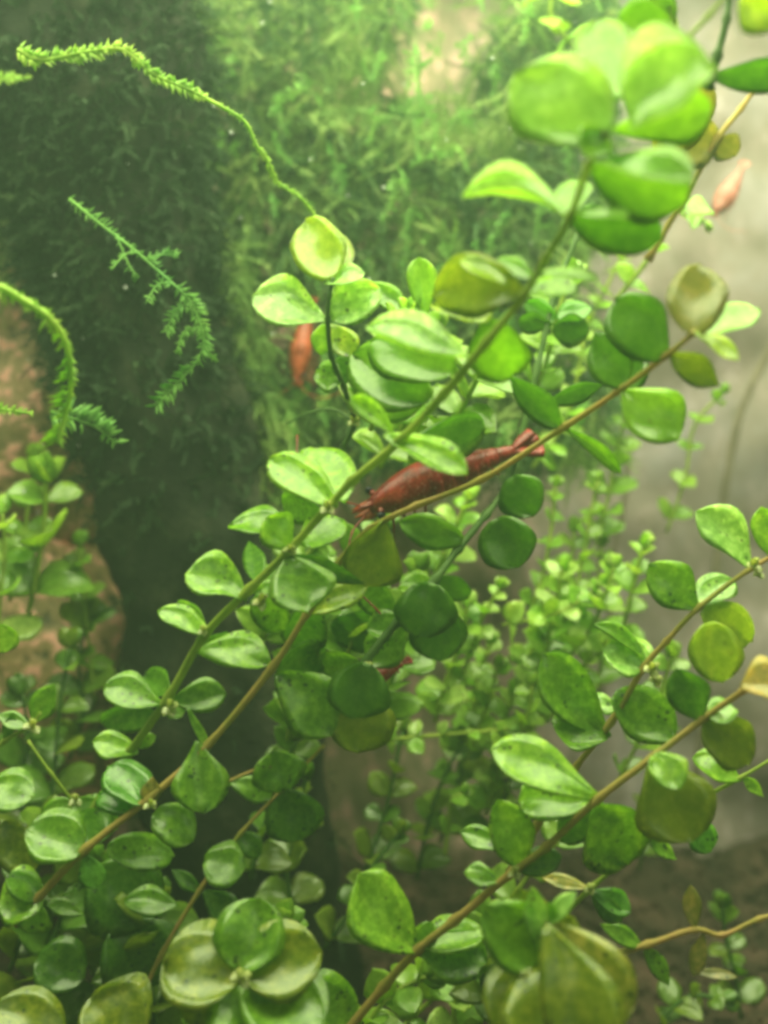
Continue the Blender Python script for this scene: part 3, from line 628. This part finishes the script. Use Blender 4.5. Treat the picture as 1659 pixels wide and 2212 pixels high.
B = [(30, 1995, 12.6), (85, 1938, 12.6), (180, 1838, 12.6), (325, 1722, 12.7), (450, 1608, 12.8), (588, 1442, 12.8), (665, 1322, 12.8), (735, 1212, 12.8), (800, 1142, 12.7), (900, 1092, 12.5), (1040, 1036, 12.2), (1215, 925, 11.8), (1340, 842, 11.2), (1440, 768, 10.6), (1500, 718, 10.2)]
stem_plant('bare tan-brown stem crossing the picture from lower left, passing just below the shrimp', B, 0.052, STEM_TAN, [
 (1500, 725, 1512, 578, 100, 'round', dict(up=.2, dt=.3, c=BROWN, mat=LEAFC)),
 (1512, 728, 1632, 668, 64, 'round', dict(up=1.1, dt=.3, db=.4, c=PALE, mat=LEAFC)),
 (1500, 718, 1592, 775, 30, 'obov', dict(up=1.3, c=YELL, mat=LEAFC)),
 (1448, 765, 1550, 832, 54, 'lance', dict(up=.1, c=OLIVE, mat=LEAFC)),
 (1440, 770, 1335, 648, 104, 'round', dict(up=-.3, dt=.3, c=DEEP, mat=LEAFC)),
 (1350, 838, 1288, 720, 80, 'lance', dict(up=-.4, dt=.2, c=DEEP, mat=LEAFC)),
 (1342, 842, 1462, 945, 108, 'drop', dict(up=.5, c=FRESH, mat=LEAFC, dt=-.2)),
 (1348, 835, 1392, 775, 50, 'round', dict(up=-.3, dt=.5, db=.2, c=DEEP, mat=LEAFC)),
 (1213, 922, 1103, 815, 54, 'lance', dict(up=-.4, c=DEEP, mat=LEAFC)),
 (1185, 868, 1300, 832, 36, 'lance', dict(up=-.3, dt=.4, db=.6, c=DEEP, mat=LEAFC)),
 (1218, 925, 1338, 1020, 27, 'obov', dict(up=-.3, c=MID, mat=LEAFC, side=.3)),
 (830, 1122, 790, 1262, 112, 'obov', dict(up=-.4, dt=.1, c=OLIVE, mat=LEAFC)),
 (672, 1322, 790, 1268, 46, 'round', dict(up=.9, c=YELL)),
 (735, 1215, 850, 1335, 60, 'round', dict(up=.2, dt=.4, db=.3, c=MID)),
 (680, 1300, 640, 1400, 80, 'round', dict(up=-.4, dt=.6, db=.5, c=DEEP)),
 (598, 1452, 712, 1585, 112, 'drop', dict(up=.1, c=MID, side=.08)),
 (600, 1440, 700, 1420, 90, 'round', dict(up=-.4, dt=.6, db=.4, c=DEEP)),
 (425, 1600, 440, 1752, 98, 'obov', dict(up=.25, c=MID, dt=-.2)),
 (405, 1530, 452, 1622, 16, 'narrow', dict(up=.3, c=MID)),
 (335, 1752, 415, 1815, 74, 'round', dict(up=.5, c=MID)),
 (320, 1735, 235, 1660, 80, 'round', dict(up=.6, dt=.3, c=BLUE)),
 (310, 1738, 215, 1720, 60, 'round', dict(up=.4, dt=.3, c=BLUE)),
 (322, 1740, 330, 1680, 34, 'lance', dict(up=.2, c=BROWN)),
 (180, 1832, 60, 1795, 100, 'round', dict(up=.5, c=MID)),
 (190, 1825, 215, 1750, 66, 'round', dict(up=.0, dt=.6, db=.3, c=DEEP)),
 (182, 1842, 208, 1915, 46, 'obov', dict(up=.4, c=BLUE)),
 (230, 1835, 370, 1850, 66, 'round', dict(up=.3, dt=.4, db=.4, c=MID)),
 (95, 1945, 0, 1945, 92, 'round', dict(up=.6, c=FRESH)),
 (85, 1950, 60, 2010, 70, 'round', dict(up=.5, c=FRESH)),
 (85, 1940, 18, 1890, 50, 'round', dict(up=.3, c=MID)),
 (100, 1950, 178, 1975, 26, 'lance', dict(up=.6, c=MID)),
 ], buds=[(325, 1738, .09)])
C = [(1250, 500, 14.6), (1195, 650, 14.4), (1160, 800, 14.2), (1130, 930, 14.1), (1095, 1045, 13.9), (1050, 1112, 13.6), (990, 1185, 13.4), (940, 1252, 13.2), (860, 1342, 13.1), (790, 1430, 13.0), (755, 1510, 13.1)][::-1]
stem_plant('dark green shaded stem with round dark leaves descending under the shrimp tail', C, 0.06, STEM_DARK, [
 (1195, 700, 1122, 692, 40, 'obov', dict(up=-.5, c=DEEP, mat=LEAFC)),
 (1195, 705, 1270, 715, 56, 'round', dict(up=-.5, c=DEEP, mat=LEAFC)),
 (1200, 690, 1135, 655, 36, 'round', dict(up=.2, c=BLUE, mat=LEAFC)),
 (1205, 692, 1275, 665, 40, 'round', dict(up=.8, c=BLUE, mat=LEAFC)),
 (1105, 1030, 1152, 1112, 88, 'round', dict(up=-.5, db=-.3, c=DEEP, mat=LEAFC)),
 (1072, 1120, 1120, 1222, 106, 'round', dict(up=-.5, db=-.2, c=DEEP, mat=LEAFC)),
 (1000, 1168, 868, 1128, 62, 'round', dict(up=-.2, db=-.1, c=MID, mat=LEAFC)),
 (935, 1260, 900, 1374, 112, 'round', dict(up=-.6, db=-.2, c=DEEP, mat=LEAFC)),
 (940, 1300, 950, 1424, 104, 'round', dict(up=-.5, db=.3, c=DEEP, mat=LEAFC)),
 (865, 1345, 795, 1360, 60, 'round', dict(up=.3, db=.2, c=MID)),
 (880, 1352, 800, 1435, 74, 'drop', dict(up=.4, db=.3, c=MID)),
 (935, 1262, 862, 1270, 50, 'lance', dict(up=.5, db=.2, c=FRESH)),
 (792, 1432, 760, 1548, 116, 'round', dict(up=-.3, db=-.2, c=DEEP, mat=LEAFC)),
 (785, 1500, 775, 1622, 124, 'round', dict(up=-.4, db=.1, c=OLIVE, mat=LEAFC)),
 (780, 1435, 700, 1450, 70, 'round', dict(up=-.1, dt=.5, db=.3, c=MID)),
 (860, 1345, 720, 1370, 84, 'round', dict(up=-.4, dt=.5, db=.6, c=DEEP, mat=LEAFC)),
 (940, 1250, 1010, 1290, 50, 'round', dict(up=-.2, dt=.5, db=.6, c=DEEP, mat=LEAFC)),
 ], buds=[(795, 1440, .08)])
D = [(742, 965, 14.3), (765, 912, 14.1), (742, 835, 13.4), (716, 770, 13.0), (708, 690, 12.8), (712, 640, 12.7), (720, 600, 12.7)]
stem_plant('short upright stem left of centre with four pale speckled leaves at its top', D, 0.04, STEM_DARK, [
 (708, 694, 550, 642, 84, 'obov', dict(up=.8, c=PALE)),
 (712, 605, 662, 480, 96, 'round', dict(up=.3, dt=.3, c=YELL, mat=LEAFC)),
 (725, 610, 720, 515, 70, 'round', dict(up=.3, dt=.7, db=.3, c=OLIVE, mat=LEAFC)),
 (714, 685, 818, 625, 80, 'round', dict(up=.6, c=PALE)),
 (700, 615, 785, 590, 30, 'obov', dict(up=1.2, c=PALE)),
 (714, 700, 758, 768, 54, 'drop', dict(up=.7, db=.3, c=YELL)),
 (705, 700, 692, 765, 40, 'round', dict(up=.6, db=.5, c=FRESH)),
 (740, 820, 680, 815, 54, 'round', dict(up=.6, c=MID)),
 (742, 830, 755, 770, 60, 'drop', dict(up=-.3, c=DEEP)),
 (790, 610, 868, 668, 44, 'drop', dict(up=.6, db=1, c=MID)),
 (920, 690, 905, 560, 56, 'obov', dict(up=.5, db=.4, c=FRESH, mat=LEAFC)),
 ], buds=[(765, 912, .1)], roots=[([(620, 915, 14.4), (665, 893, 14.3), (720, 884, 14.2), (765, 912, 14.1)], .014), ([(765, 912, 14.1), (745, 960, 14.2), (735, 1010, 14.3)], .014)])
E = [(1100, 1885, 13.6), (1160, 1782, 13.3), (1240, 1662, 13.0), (1320, 1560, 12.8), (1392, 1440, 12.7), (1440, 1385, 12.6), (1510, 1312, 12.5), (1622, 1228, 12.5), (1720, 1175, 12.6)]
stem_plant('yellow-green stem entering at the right edge halfway down with pale leaves above it', E, 0.05, STEM_TAN, [
 (1622, 1228, 1508, 1108, 78, 'drop', dict(up=.9, c=PALE, side=-.12)),
 (1665, 1200, 1645, 1098, 50, 'drop', dict(up=.6, c=FRESH)),
 (1505, 1316, 1405, 1222, 82, 'drop', dict(up=.3, c=MID)),
 (1512, 1308, 1578, 1252, 60, 'round', dict(up=.9, dt=.3, c=PALE)),
 (1515, 1318, 1620, 1385, 74, 'round', dict(up=.3, dt=.4, c=YELL, mat=LEAFC)),
 (1530, 1345, 1560, 1470, 90, 'round', dict(up=.3, db=-.6, c=YELL, mat=LEAFC)),
 (1398, 1434, 1285, 1352, 26, 'narrow', dict(up=1.0, c=MID, side=-.5)),
 (1385, 1444, 1305, 1402, 74, 'round', dict(up=.8, c=PALE)),
 (1395, 1450, 1350, 1385, 60, 'round', dict(up=.6, dt=.4, db=.2, c=FRESH)),
 (1318, 1592, 1180, 1418, 96, 'obov', dict(up=.5, c=MID, side=.14)),
 (1312, 1597, 1195, 1560, 96, 'obov', dict(up=.8, db=-.1, c=MID)),
 (1335, 1530, 1262, 1520, 40, 'drop', dict(up=1.0, db=.3, c=PALE)),
 (1325, 1500, 1455, 1590, 92, 'round', dict(up=.3, c=MID)),
 ], buds=[(1408, 1446, .12), (1415, 1470, .1), (1628, 1222, .11), (1638, 1240, .08)])
F_ = [(1720, 1405, 11.1), (1610, 1488, 11.3), (1520, 1552, 11.5), (1415, 1632, 11.5), (1290, 1727, 11.6), (1180, 1830, 11.7), (1110, 1882, 11.8), (980, 1990, 11.9), (905, 2050, 12.0), (830, 2130, 12.1), (735, 2245, 12.2)][::-1]
stem_plant('sturdy olive-tan stem running from the bottom edge up to the lower right edge', F_, 0.058, STEM_TAN, [
 (1515, 1556, 1462, 1448, 72, 'drop', dict(up=-.2, c=DEEP)),
 (1525, 1550, 1612, 1650, 88, 'round', dict(up=.4, c=OLIVE, mat=LEAFC)),
 (1530, 1545, 1590, 1535, 50, 'round', dict(up=.9, c=PALE)),
 (1600, 1485, 1690, 1470, 80, 'obov', dict(up=.6, db=-.5, c=(0.75, 0.62, 0.12), mat=LEAFC)),
 (1405, 1628, 1492, 1812, 140, 'obov', dict(up=.0, dt=-.2, c=OLIVE, mat=LEAFC)),
 (1410, 1632, 1470, 1700, 60, 'round', dict(up=1.2, dt=-.2, db=-.15, c=FRESH)),
 (1290, 1722, 1068, 1620, 96, 'obov', dict(up=.8, c=FRESH)),
 (1285, 1728, 1125, 1730, 90, 'obov', dict(up=.7, db=.2, c=FRESH)),
 (1280, 1745, 1352, 1862, 128, 'round', dict(up=.3, dt=.3, db=.3, c=MID)),
 (1300, 1730, 1215, 1815, 60, 'round', dict(up=.0, dt=.3, db=.5, c=DEEP)),
 (1128, 1880, 1078, 1732, 78, 'drop', dict(up=.7, c=FRESH)),
 (1100, 1835, 998, 1800, 40, 'obov', dict(up=.8, db=.4, c=MID)),
 (1110, 1880, 1210, 1850, 50, 'drop', dict(up=.2, c=DEEP)),
 (1080, 1905, 1005, 1885, 40, 'drop', dict(up=.7, c=MID)),
 (908, 2055, 775, 1895, 118, 'obov', dict(up=.7, c=FRESH, side=.16)),
 (905, 2050, 935, 1995, 40, 'round', dict(up=.6, c=MID)),
 (908, 2052, 1048, 2072, 100, 'round', dict(up=.3, dt=.2, c=MID)),
 (915, 2045, 1040, 2010, 70, 'round', dict(up=.9, dt=.3, c=FRESH)),
 ], buds=[(1112, 1884, .09)])
G = [(1720, 1608, 13), (1600, 1680, 13), (1520, 1725, 13.2), (1400, 1812, 13.6), (1275, 1920, 13.8), (1195, 2000, 14)][::-1]
stem_plant('thin lime stem with small leaves entering low at the right edge', G, 0.04, STEM_GREEN, [
 (1602, 1686, 1500, 1638, 54, 'obov', dict(up=.8, c=FRESH)),
 (1605, 1682, 1648, 1720, 20, 'lance', dict(up=.7, c=FRESH)),
 (1495, 1778, 1535, 1838, 52, 'round', dict(up=.4, db=.1, c=BLUE)),
 (1400, 1815, 1460, 1855, 26, 'lance', dict(up=.5, c=MID)),
 (1278, 1925, 1360, 1968, 44, 'drop', dict(up=.4, c=BLUE)),
 (1278, 1930, 1340, 1990, 36, 'drop', dict(up=-.2, c=DEEP)),
 (1270, 1918, 1172, 1896, 24, 'narrow', dict(up=.6, c=(0.62, 0.6, 0.1))),
 ], buds=[(1275, 1918, .09)])
H = [(1310, 2065, 14.4), (1400, 2040, 14.4), (1500, 2008, 14.4), (1560, 2020, 14.4), (1640, 1985, 14.4), (1740, 1960, 14.4)]
stem_plant('pale straw-coloured creeping stem low at the right over the brown substrate', H, 0.05, STEM_TAN, [
 (1385, 2045, 1300, 1998, 30, 'lance', dict(up=.4, c=MID)),
 (1395, 2045, 1445, 2128, 30, 'lance', dict(up=.2, c=MID)),
 (1500, 2008, 1492, 1915, 30, 'narrow', dict(up=.1, c=BROWN)),
 (1520, 2015, 1500, 2105, 28, 'narrow', dict(up=.2, c=BROWN)),
 (1500, 2100, 1590, 2110, 18, 'narrow', dict(up=.6, c=BROWN)),
 ])
I = [(270, 2230, 13.5), (350, 2060, 13.6), (430, 1925, 13.8), (520, 1800, 14.0), (610, 1705, 14.2), (700, 1610, 14.4)]
stem_plant('shaded thin brown stem rising before the dark foot of the driftwood', I, 0.035, STEM_TAN, [
 (440, 1860, 528, 1870, 78, 'round', dict(up=.6, db=-.2, c=MID, side=-.1)),
 (432, 1925, 372, 1880, 26, 'lance', dict(up=0, c=DEEP)),
 (440, 1925, 515, 1990, 56, 'drop', dict(up=.0, c=DEEP)),
 (385, 1955, 272, 1948, 50, 'drop', dict(up=.7, c=MID)),
 (610, 1710, 590, 1625, 96, 'round', dict(up=.1, db=-.2, c=MID)),
 (615, 1705, 650, 1812, 104, 'round', dict(up=-.2, c=DEEP)),
 (590, 1720, 495, 1688, 44, 'lance', dict(up=.2, c=MID)),
 (520, 1800, 560, 1850, 40, 'round', dict(up=0, c=DEEP)),
 ], roots=[([(585, 1655, 14), (540, 1668, 13.9), (490, 1690, 13.8)], .022)])
J = [(640, 2330, 11.6), (580, 2220, 11.4), (523, 2112, 11.1)]
stem_plant('low rosette of big round leaves with a pale bud at the bottom left of centre', J, 0.05, STEM_GREEN, [
 (515, 2112, 358, 2085, 150, 'round', dict(up=.7, c=OLIVE, dt=.1)),
 (480, 2140, 400, 2200, 120, 'round', dict(up=.6, c=OLIVE, dt=-.1)),
 (520, 2100, 560, 1945, 122, 'round', dict(up=.5, c=MID, dt=.3)),
 (530, 2108, 690, 2060, 130, 'round', dict(up=.5, c=OLIVE, dt=.1)),
 (530, 2118, 690, 2215, 150, 'round', dict(up=.7, c=MID, dt=-.3)),
 (515, 2125, 560, 2290, 150, 'round', dict(up=.7, c=MID, dt=-.4)),
 (600, 2180, 770, 2190, 120, 'round', dict(up=.1, db=.6, dt=.4, c=MID)),
 ], buds=[(523, 2110, .12)])
K = [(1210, 2380, 10.9), (1190, 2230, 10.7), (1170, 2090, 10.5)]
stem_plant('big drooping rosette of olive yellow leaves at the bottom right of centre', K, 0.05, STEM_TAN, [
 (1180, 1990, 1352, 2195, 118, 'obov', dict(up=.3, c=(0.45, 0.52, 0.08), dt=-.4)),
 (1180, 2000, 1300, 2300, 130, 'obov', dict(up=.5, c=OLIVE, db=-.3, dt=-.5)),
 (1165, 2085, 1050, 1960, 110, 'round', dict(up=.4, c=MID)),
 (1165, 2090, 1080, 2230, 120, 'round', dict(up=.6, c=OLIVE, dt=-.3)),
 (1170, 2070, 1120, 1925, 80, 'drop', dict(up=.2, c=OLIVE, db=.2)),
 (1175, 2060, 1240, 1985, 90, 'drop', dict(up=.1, c=OLIVE, db=.2)),
 (1180, 2000, 1242, 1930, 30, 'narrow', dict(up=1.0, c=PALE)),
 (1185, 2010, 1190, 1950, 26, 'narrow', dict(up=.6, c=MID)),
 (1165, 2090, 1180, 2290, 140, 'round', dict(up=.6, c=OLIVE, dt=-.5, db=-.1)),
 (1170, 2060, 1150, 1920, 40, 'narrow', dict(up=.2, c=PALE)),
 ])
L1 = [(1590, -40, 9.2), (1530, 35, 9.3), (1475, 92, 9.4), (1440, 130, 9.6)][::-1]
stem_plant('lime green stem slanting out of the top right corner', L1, 0.032, STEM_GREEN, [
 (1450, 60, 1335, 55, 86, 'round', dict(up=.1, dt=.4, db=.4, c=MID, mat=LEAFC)),
 (1600, -5, 1690, 40, 90, 'round', dict(up=.3, c=YELL, mat=LEAFC)),
 ])
L2 = [(1450, 180, 11), (1456, 100, 11), (1448, 20, 11), (1445, -60, 11)]
stem_plant('broad dark stem dropping from the top edge left of the corner', L2, 0.085, STEM_GREEN, [(1450, 70, 1380, -20, 70, 'round', dict(up=.1, c=MID, mat=LEAFC))])
L3 = [(1530, 190, 10.5), (1550, 120, 10.5), (1570, 40, 10.5), (1580, -50, 10.5)]
stem_plant('grey-green stem at the top right carrying a level dark leaf', L3, 0.055, STEM_DARK, [
 (1535, 165, 1700, 160, 58, 'obov', dict(up=-.4, c=DEEP, mat=LEAFC)),
 (1530, 180, 1425, 330, 84, 'round', dict(up=-.3, dt=.6, db=1.5, c=BROWN, mat=LEAFC)),
 ])
M1 = [(1400, 560, 16), (1470, 440, 15.5), (1550, 300, 15), (1600, 235, 15), (1660, 150, 15)]
stem_plant('hazy beige stem sloping across the pale wall at the upper right', M1, 0.06, STEM_TAN, [
 (1550, 290, 1430, 320, 90, 'round', dict(up=-.2, c=BROWN, mat=LEAFC)),
 (1555, 300, 1590, 335, 50, 'round', dict(up=-.3, c=BROWN, mat=LEAFC)),
 (1470, 450, 1540, 462, 40, 'obov', dict(up=1.2, c=PALE, mat=LEAFC)),
 ])
N1 = [(-30, 1640, 13), (10, 1600, 13), (62, 1570, 13), (90, 1540, 13)]
stem_plant('small green sprig poking in at the left edge below the stone', N1, 0.035, STEM_GREEN, [
 (72, 1560, 118, 1480, 44, 'lance', dict(up=.6, c=MID)), (62, 1572, -5, 1545, 30, 'lance', dict(up=.6, c=MID)), (10, 1600, 30, 1540, 20, 'lance', dict(up=.4, c=DEEP)),
 (0, 1410, 5, 1350, 60, 'round', dict(up=.8, c=FRESH)),
 ], buds=[(72, 1570, .12)])
O1 = [(230, 1770, 13.8), (160, 1730, 13.6), (110, 1670, 13.5), (60, 1600, 13.5)]
stem_plant('thin slanting green stem with a broad pale leaf at lower left', O1, 0.03, STEM_GREEN, [
 (160, 1735, 250, 1790, 70, 'round', dict(up=.3, c=MID)), (158, 1730, 90, 1760, 30, 'narrow', dict(up=.6, c=MID)),
 (-40, 1700, 70, 1720, 80, 'obov', dict(up=.5, c=MID)), (0, 1780, 70, 1880, 80, 'round', dict(up=0, c=OLIVE)), (80, 2070, 180, 2110, 96, 'round', dict(up=.2, c=DEEP)),
 (200, 1880, 330, 1980, 150, 'round', dict(up=-.1, c=DEEP, db=.3)), (190, 2160, 300, 2250, 150, 'round', dict(up=.5, c=OLIVE, db=-2)), (-20, 2180, 130, 2250, 110, 'round', dict(up=.5, c=OLIVE, db=-2)),
 (250, 2000, 340, 2120, 140, 'round', dict(up=-.1, c=DEEP, db=.2)),
 ], buds=[(165, 1728, .1)])

# ------------------------------------------------------------------ shrimps
def shrimp_material(name, deep, lightc, hot):
    m, nt = newmat(name); n = N(nt)
    co = n('ShaderNodeTexCoord').outputs['Object']
    a = n('ShaderNodeTexNoise', {'Vector': co, 'Scale': 5.0, 'Detail': 5.0, 'Roughness': 0.6}).outputs[0]
    b = n('ShaderNodeTexNoise', {'Vector': co, 'Scale': 26.0, 'Detail': 3.0, 'Roughness': 0.6}).outputs[0]
    c = ramp(n, a, [(0.32, deep), (0.55, lightc), (0.72, hot)])
    s = ramp(n, b, [(0.56, (0, 0, 0)), (0.72, (1, 1, 1))])
    c = mixc(n, n('ShaderNodeMath', {0: s, 1: 0.5}, operation='MULTIPLY').outputs[0], c, (0.75, 0.42, 0.36, 1))
    dk = ramp(n, b, [(0.32, (1, 1, 1)), (0.42, (0, 0, 0))])
    c = mixc(n, n('ShaderNodeMath', {0: dk, 1: 0.6}, operation='MULTIPLY').outputs[0], c, (*[x * .4 for x in deep], 1))
    p = n('ShaderNodeBsdfPrincipled', {'Base Color': c, 'Roughness': 0.32, 'Specular IOR Level': 0.6}).outputs[0]
    t = n('ShaderNodeBsdfTranslucent', {'Color': c}).outputs[0]
    n('ShaderNodeOutputMaterial', {0: n('ShaderNodeMixShader', {0: 0.3, 1: p, 2: t}).outputs[0]})
    return m
SH = shrimp_material('red_shell', (0.14, 0.015, 0.012), (0.40, 0.03, 0.025), (0.72, 0.10, 0.08))
SHP = shrimp_material('hazed_pink_shell', (0.55, 0.20, 0.15), (0.72, 0.30, 0.24), (0.90, 0.50, 0.42))  # pink paled towards the water haze, so haze is in the colour
SHO = shrimp_material('orange_red_shell', (0.30, 0.06, 0.02), (0.60, 0.12, 0.05), (0.85, 0.20, 0.10))
EYE = fuzzy_material('black_eye', [(0.3, (0.004, 0.005, 0.012)), (0.7, (0.01, 0.012, 0.03))], 3, 0.12)
def shrimp(label, head, tail, dorsal, mat, bow=0.06, fat=1.0):
    """head and tail points; the body is a bent row of shells"""
    ax = (head - tail); Lg = ax.length; X = ax.normalized(); Z = (dorsal - X * dorsal.dot(X)).normalized(); Y = Z.cross(X)
    M = Matrix((X, Y, Z)).transposed().to_4x4(); M.translation = tail.lerp(head, 0.5)
    root = thing('shrimp', M.translation, label, 'shrimp', 'red dwarf shrimps'); root.rotation_mode = 'QUATERNION'; root.rotation_quaternion = M.to_quaternion()
    def spine(t):                                   # t 0 at the tail tip, 1 at the snout
        return Vector(((t - .5) * Lg, 0, bow * Lg * (1 - (2 * t - 1) ** 2) - bow * Lg * .4))
    def shell(name, t0, t1, w, h, n=8, seg=16, lip=0.0):
        vs, fs = [], []
        for i in range(n + 1):
            f = i / n; t = t0 + (t1 - t0) * f; c = spine(t); W_, H_ = w(f) * Lg * fat, h(f) * Lg * fat
            for k in range(seg):
                th = 2 * math.pi * k / seg; zz = math.sin(th)
                vs.append(c + Vector((0, math.cos(th) * W_, (zz if zz > 0 else zz * .8) * H_)) + Vector((lip * Lg * (1 - f) * -abs(zz), 0, 0)))
        for i in range(n):
            for k in range(seg):
                k2 = (k + 1) % seg; fs.append((i * seg + k, i * seg + k2, (i + 1) * seg + k2, (i + 1) * seg + k))
        fs.append(tuple(range(seg))[::-1]); fs.append(tuple(n * seg + k for k in range(seg)))
        return link(name, mesh(name, vs, fs), root, mat)
    sm = lambda e: e * e * (3 - 2 * e)
    shell('carapace', 0.56, 0.905, lambda f: .094 * (1 - .66 * f ** 2.0) * (0.93 + .14 * math.sin(f * 3)), lambda f: .098 * (1 - .68 * f ** 2), 14, 20)
    ts = [0.565, 0.50, 0.435, 0.37, 0.31, 0.25, 0.155]; ws = [.086, .080, .071, .060, .048, .036, .022]
    for i in range(6):
        a, b = ws[i], ws[i + 1]
        shell('abdomen_segment', ts[i] + .012, ts[i + 1], lambda f, a=a, b=b: (a * 1.0 + (b * 1.05 - a) * f) * (1 + .02 * math.sin(3.14 * f)), lambda f, a=a, b=b: (a * 1.02 + (b * 1.08 - a * 1.02) * f) * (1 + .02 * math.sin(3.14 * f)), 5, 16)
    # snout spike
    p0, p1 = spine(.89) + Vector((0, 0, .03 * Lg)), spine(1.0) + Vector((0, 0, .03 * Lg))
    link('rostrum', tube('rostrum', [p0, p0.lerp(p1, .5) + Vector((0, 0, .006 * Lg)), p1], lambda t: .018 * Lg * (1.02 - t), 6), root, mat)
    for sg in (1, -1):
        e = spine(.875) + Vector((0, sg * .074 * Lg, .02 * Lg))
        es = link('eye_stalk', tube('eye_stalk', [spine(.86) + Vector((0, sg * .03 * Lg, .02 * Lg)), e], .016 * Lg, 6), root, mat)
        vs, fs = [], []; r = .021 * Lg
        for j in range(7):
            for k in range(10):
                ph, th = math.pi * j / 6, 2 * math.pi * k / 10; vs.append(e + Vector((math.cos(th) * math.sin(ph), math.sin(th) * math.sin(ph), math.cos(ph))) * r)
        for j in range(6):
            for k in range(10): fs.append((j * 10 + k, (j + 1) * 10 + k, (j + 1) * 10 + (k + 1) % 10, j * 10 + (k + 1) % 10))
        link('eye', mesh('eye', vs, fs), root, EYE)
        for k, (dy, dz, ln) in enumerate(((.012, 0.0, .13), (.030, -.012, .12))):      # short antenna plates and feelers
            s = spine(.89) + Vector((0, sg * dy * Lg, -.015 * Lg)); t_ = s + Vector((ln * Lg * .75, sg * dy * .2 * Lg, dz * Lg))
            link('antenna_scale', tube('antenna_scale', [s, s.lerp(t_, .5), t_], lambda t: .020 * Lg * (1.05 - t) ** .7, 6), root, SHO if mat is SH else mat)
        s = spine(.93) + Vector((0, sg * .02 * Lg, 0))
        link('feeler', tube('feeler', spline([s, s + Vector((.12, sg * .10, .03)) * Lg, s + Vector((.20, sg * .30, .02)) * Lg, s + Vector((.14, sg * .50, 0)) * Lg], 5), .0045 * Lg, 5), root, mat)
        for k in range(5):                              # walking legs
            t = .86 - k * .055; s = spine(t) + Vector((0, sg * .045 * Lg, -.06 * Lg))
            link('leg', tube('leg', [s, s + Vector((.02, sg * .05, -.05)) * Lg, s + Vector((.05 - k * .02, sg * .07, -.13)) * Lg], lambda q: .008 * Lg * (1.1 - q * .6), 5), root, mat)
        for k in range(5):                              # swimmerets
            t = .53 - k * .062; s = spine(t) + Vector((0, sg * .03 * Lg, -.05 * Lg)); d = Vector((-.035, sg * .02, -.055)) * Lg
            link('swimmeret', tube('swimmeret', [s, s + d * .5, s + d], lambda q: .016 * Lg * math.sin(.5 + q * 2.4), 6), root, mat)
    for k, an in enumerate((0, .22, -.22, .42, -.42)):  # tail fan
        s = spine(.17); L = .17 * Lg * (1 - .12 * abs(an)); d = Vector((-math.cos(an), math.sin(an), -.12)).normalized(); nn = Vector((0, 0, 1)); nn = (nn - d * nn.dot(d)).normalized()
        w = nn.cross(d); vs, fs = [], []
        for i in range(6):
            u = i / 5; h = (.008 + .022 * math.sin(u * 2.3)) * Lg
            c = s + d * L * u + nn * (.004 * Lg * (k - 2))
            vs += [c - w * h, c + nn * .0035 * Lg, c + w * h, c - nn * .0035 * Lg]
        for i in range(5):
            for q in range(4): fs.append((i * 4 + q, i * 4 + (q + 1) % 4, (i + 1) * 4 + (q + 1) % 4, (i + 1) * 4 + q))
        fs += [(3, 2, 1, 0), (20, 21, 22, 23)]
        link('tail_plate', mesh('tail_plate', vs, fs), root, mat)
    return root
shrimp('dark red shrimp facing lower left behind the leaf at the centre', P(758, 1112, 13.5), P(1172, 950, 13.9), Vector((-.25, -1.0, .45)), SH, bow=.05, fat=1.14)
shrimp('blurred orange red shrimp hanging head down behind the speckled leaf left of centre', P(640, 838, 17.6), P(672, 640, 18.0), Vector((-.5, -1, .1)), SHO, bow=.05, fat=1.2)
shrimp('small dark red shrimp mostly hidden behind round leaves below the centre', P(760, 1505, 13.8), P(890, 1422, 14.0), Vector((-.3, -.7, .6)), SH, bow=.1, fat=1.6)
shrimp('hazy pale pink shrimp against the wall at the upper right', P(1540, 470, 18.6), P(1612, 345, 18.8), Vector((-.6, -1, .1)), SHP, bow=-.05, fat=1.6)

# ------------------------------------------------------------------ milky water
def box(name, a, b):
    x0, y0, z0 = a; x1, y1, z1 = b
    vs = [(x, y, z) for x in (x0, x1) for y in (y0, y1) for z in (z0, z1)]
    return mesh(name, vs, [(0, 1, 3, 2), (4, 6, 7, 5), (0, 4, 5, 1), (2, 3, 7, 6), (0, 2, 6, 4), (1, 5, 7, 3)])
m, nt = newmat('milky_water'); n = N(nt)
v = n('ShaderNodeVolumePrincipled', {'Color': (0.60, 0.97, 0.70, 1), 'Density': 0.0036, 'Anisotropy': 0.2})
nt.links.new(v.outputs[0], n('ShaderNodeOutputMaterial').inputs['Volume'])
hz = link('haze', box('haze', (-19, -1.5, -15.5), (19, 27, 14.8)), None, m, smooth=False)
tag(hz, 'faint milky water filling the whole tank around plants and shrimps', 'water haze', kind='stuff')
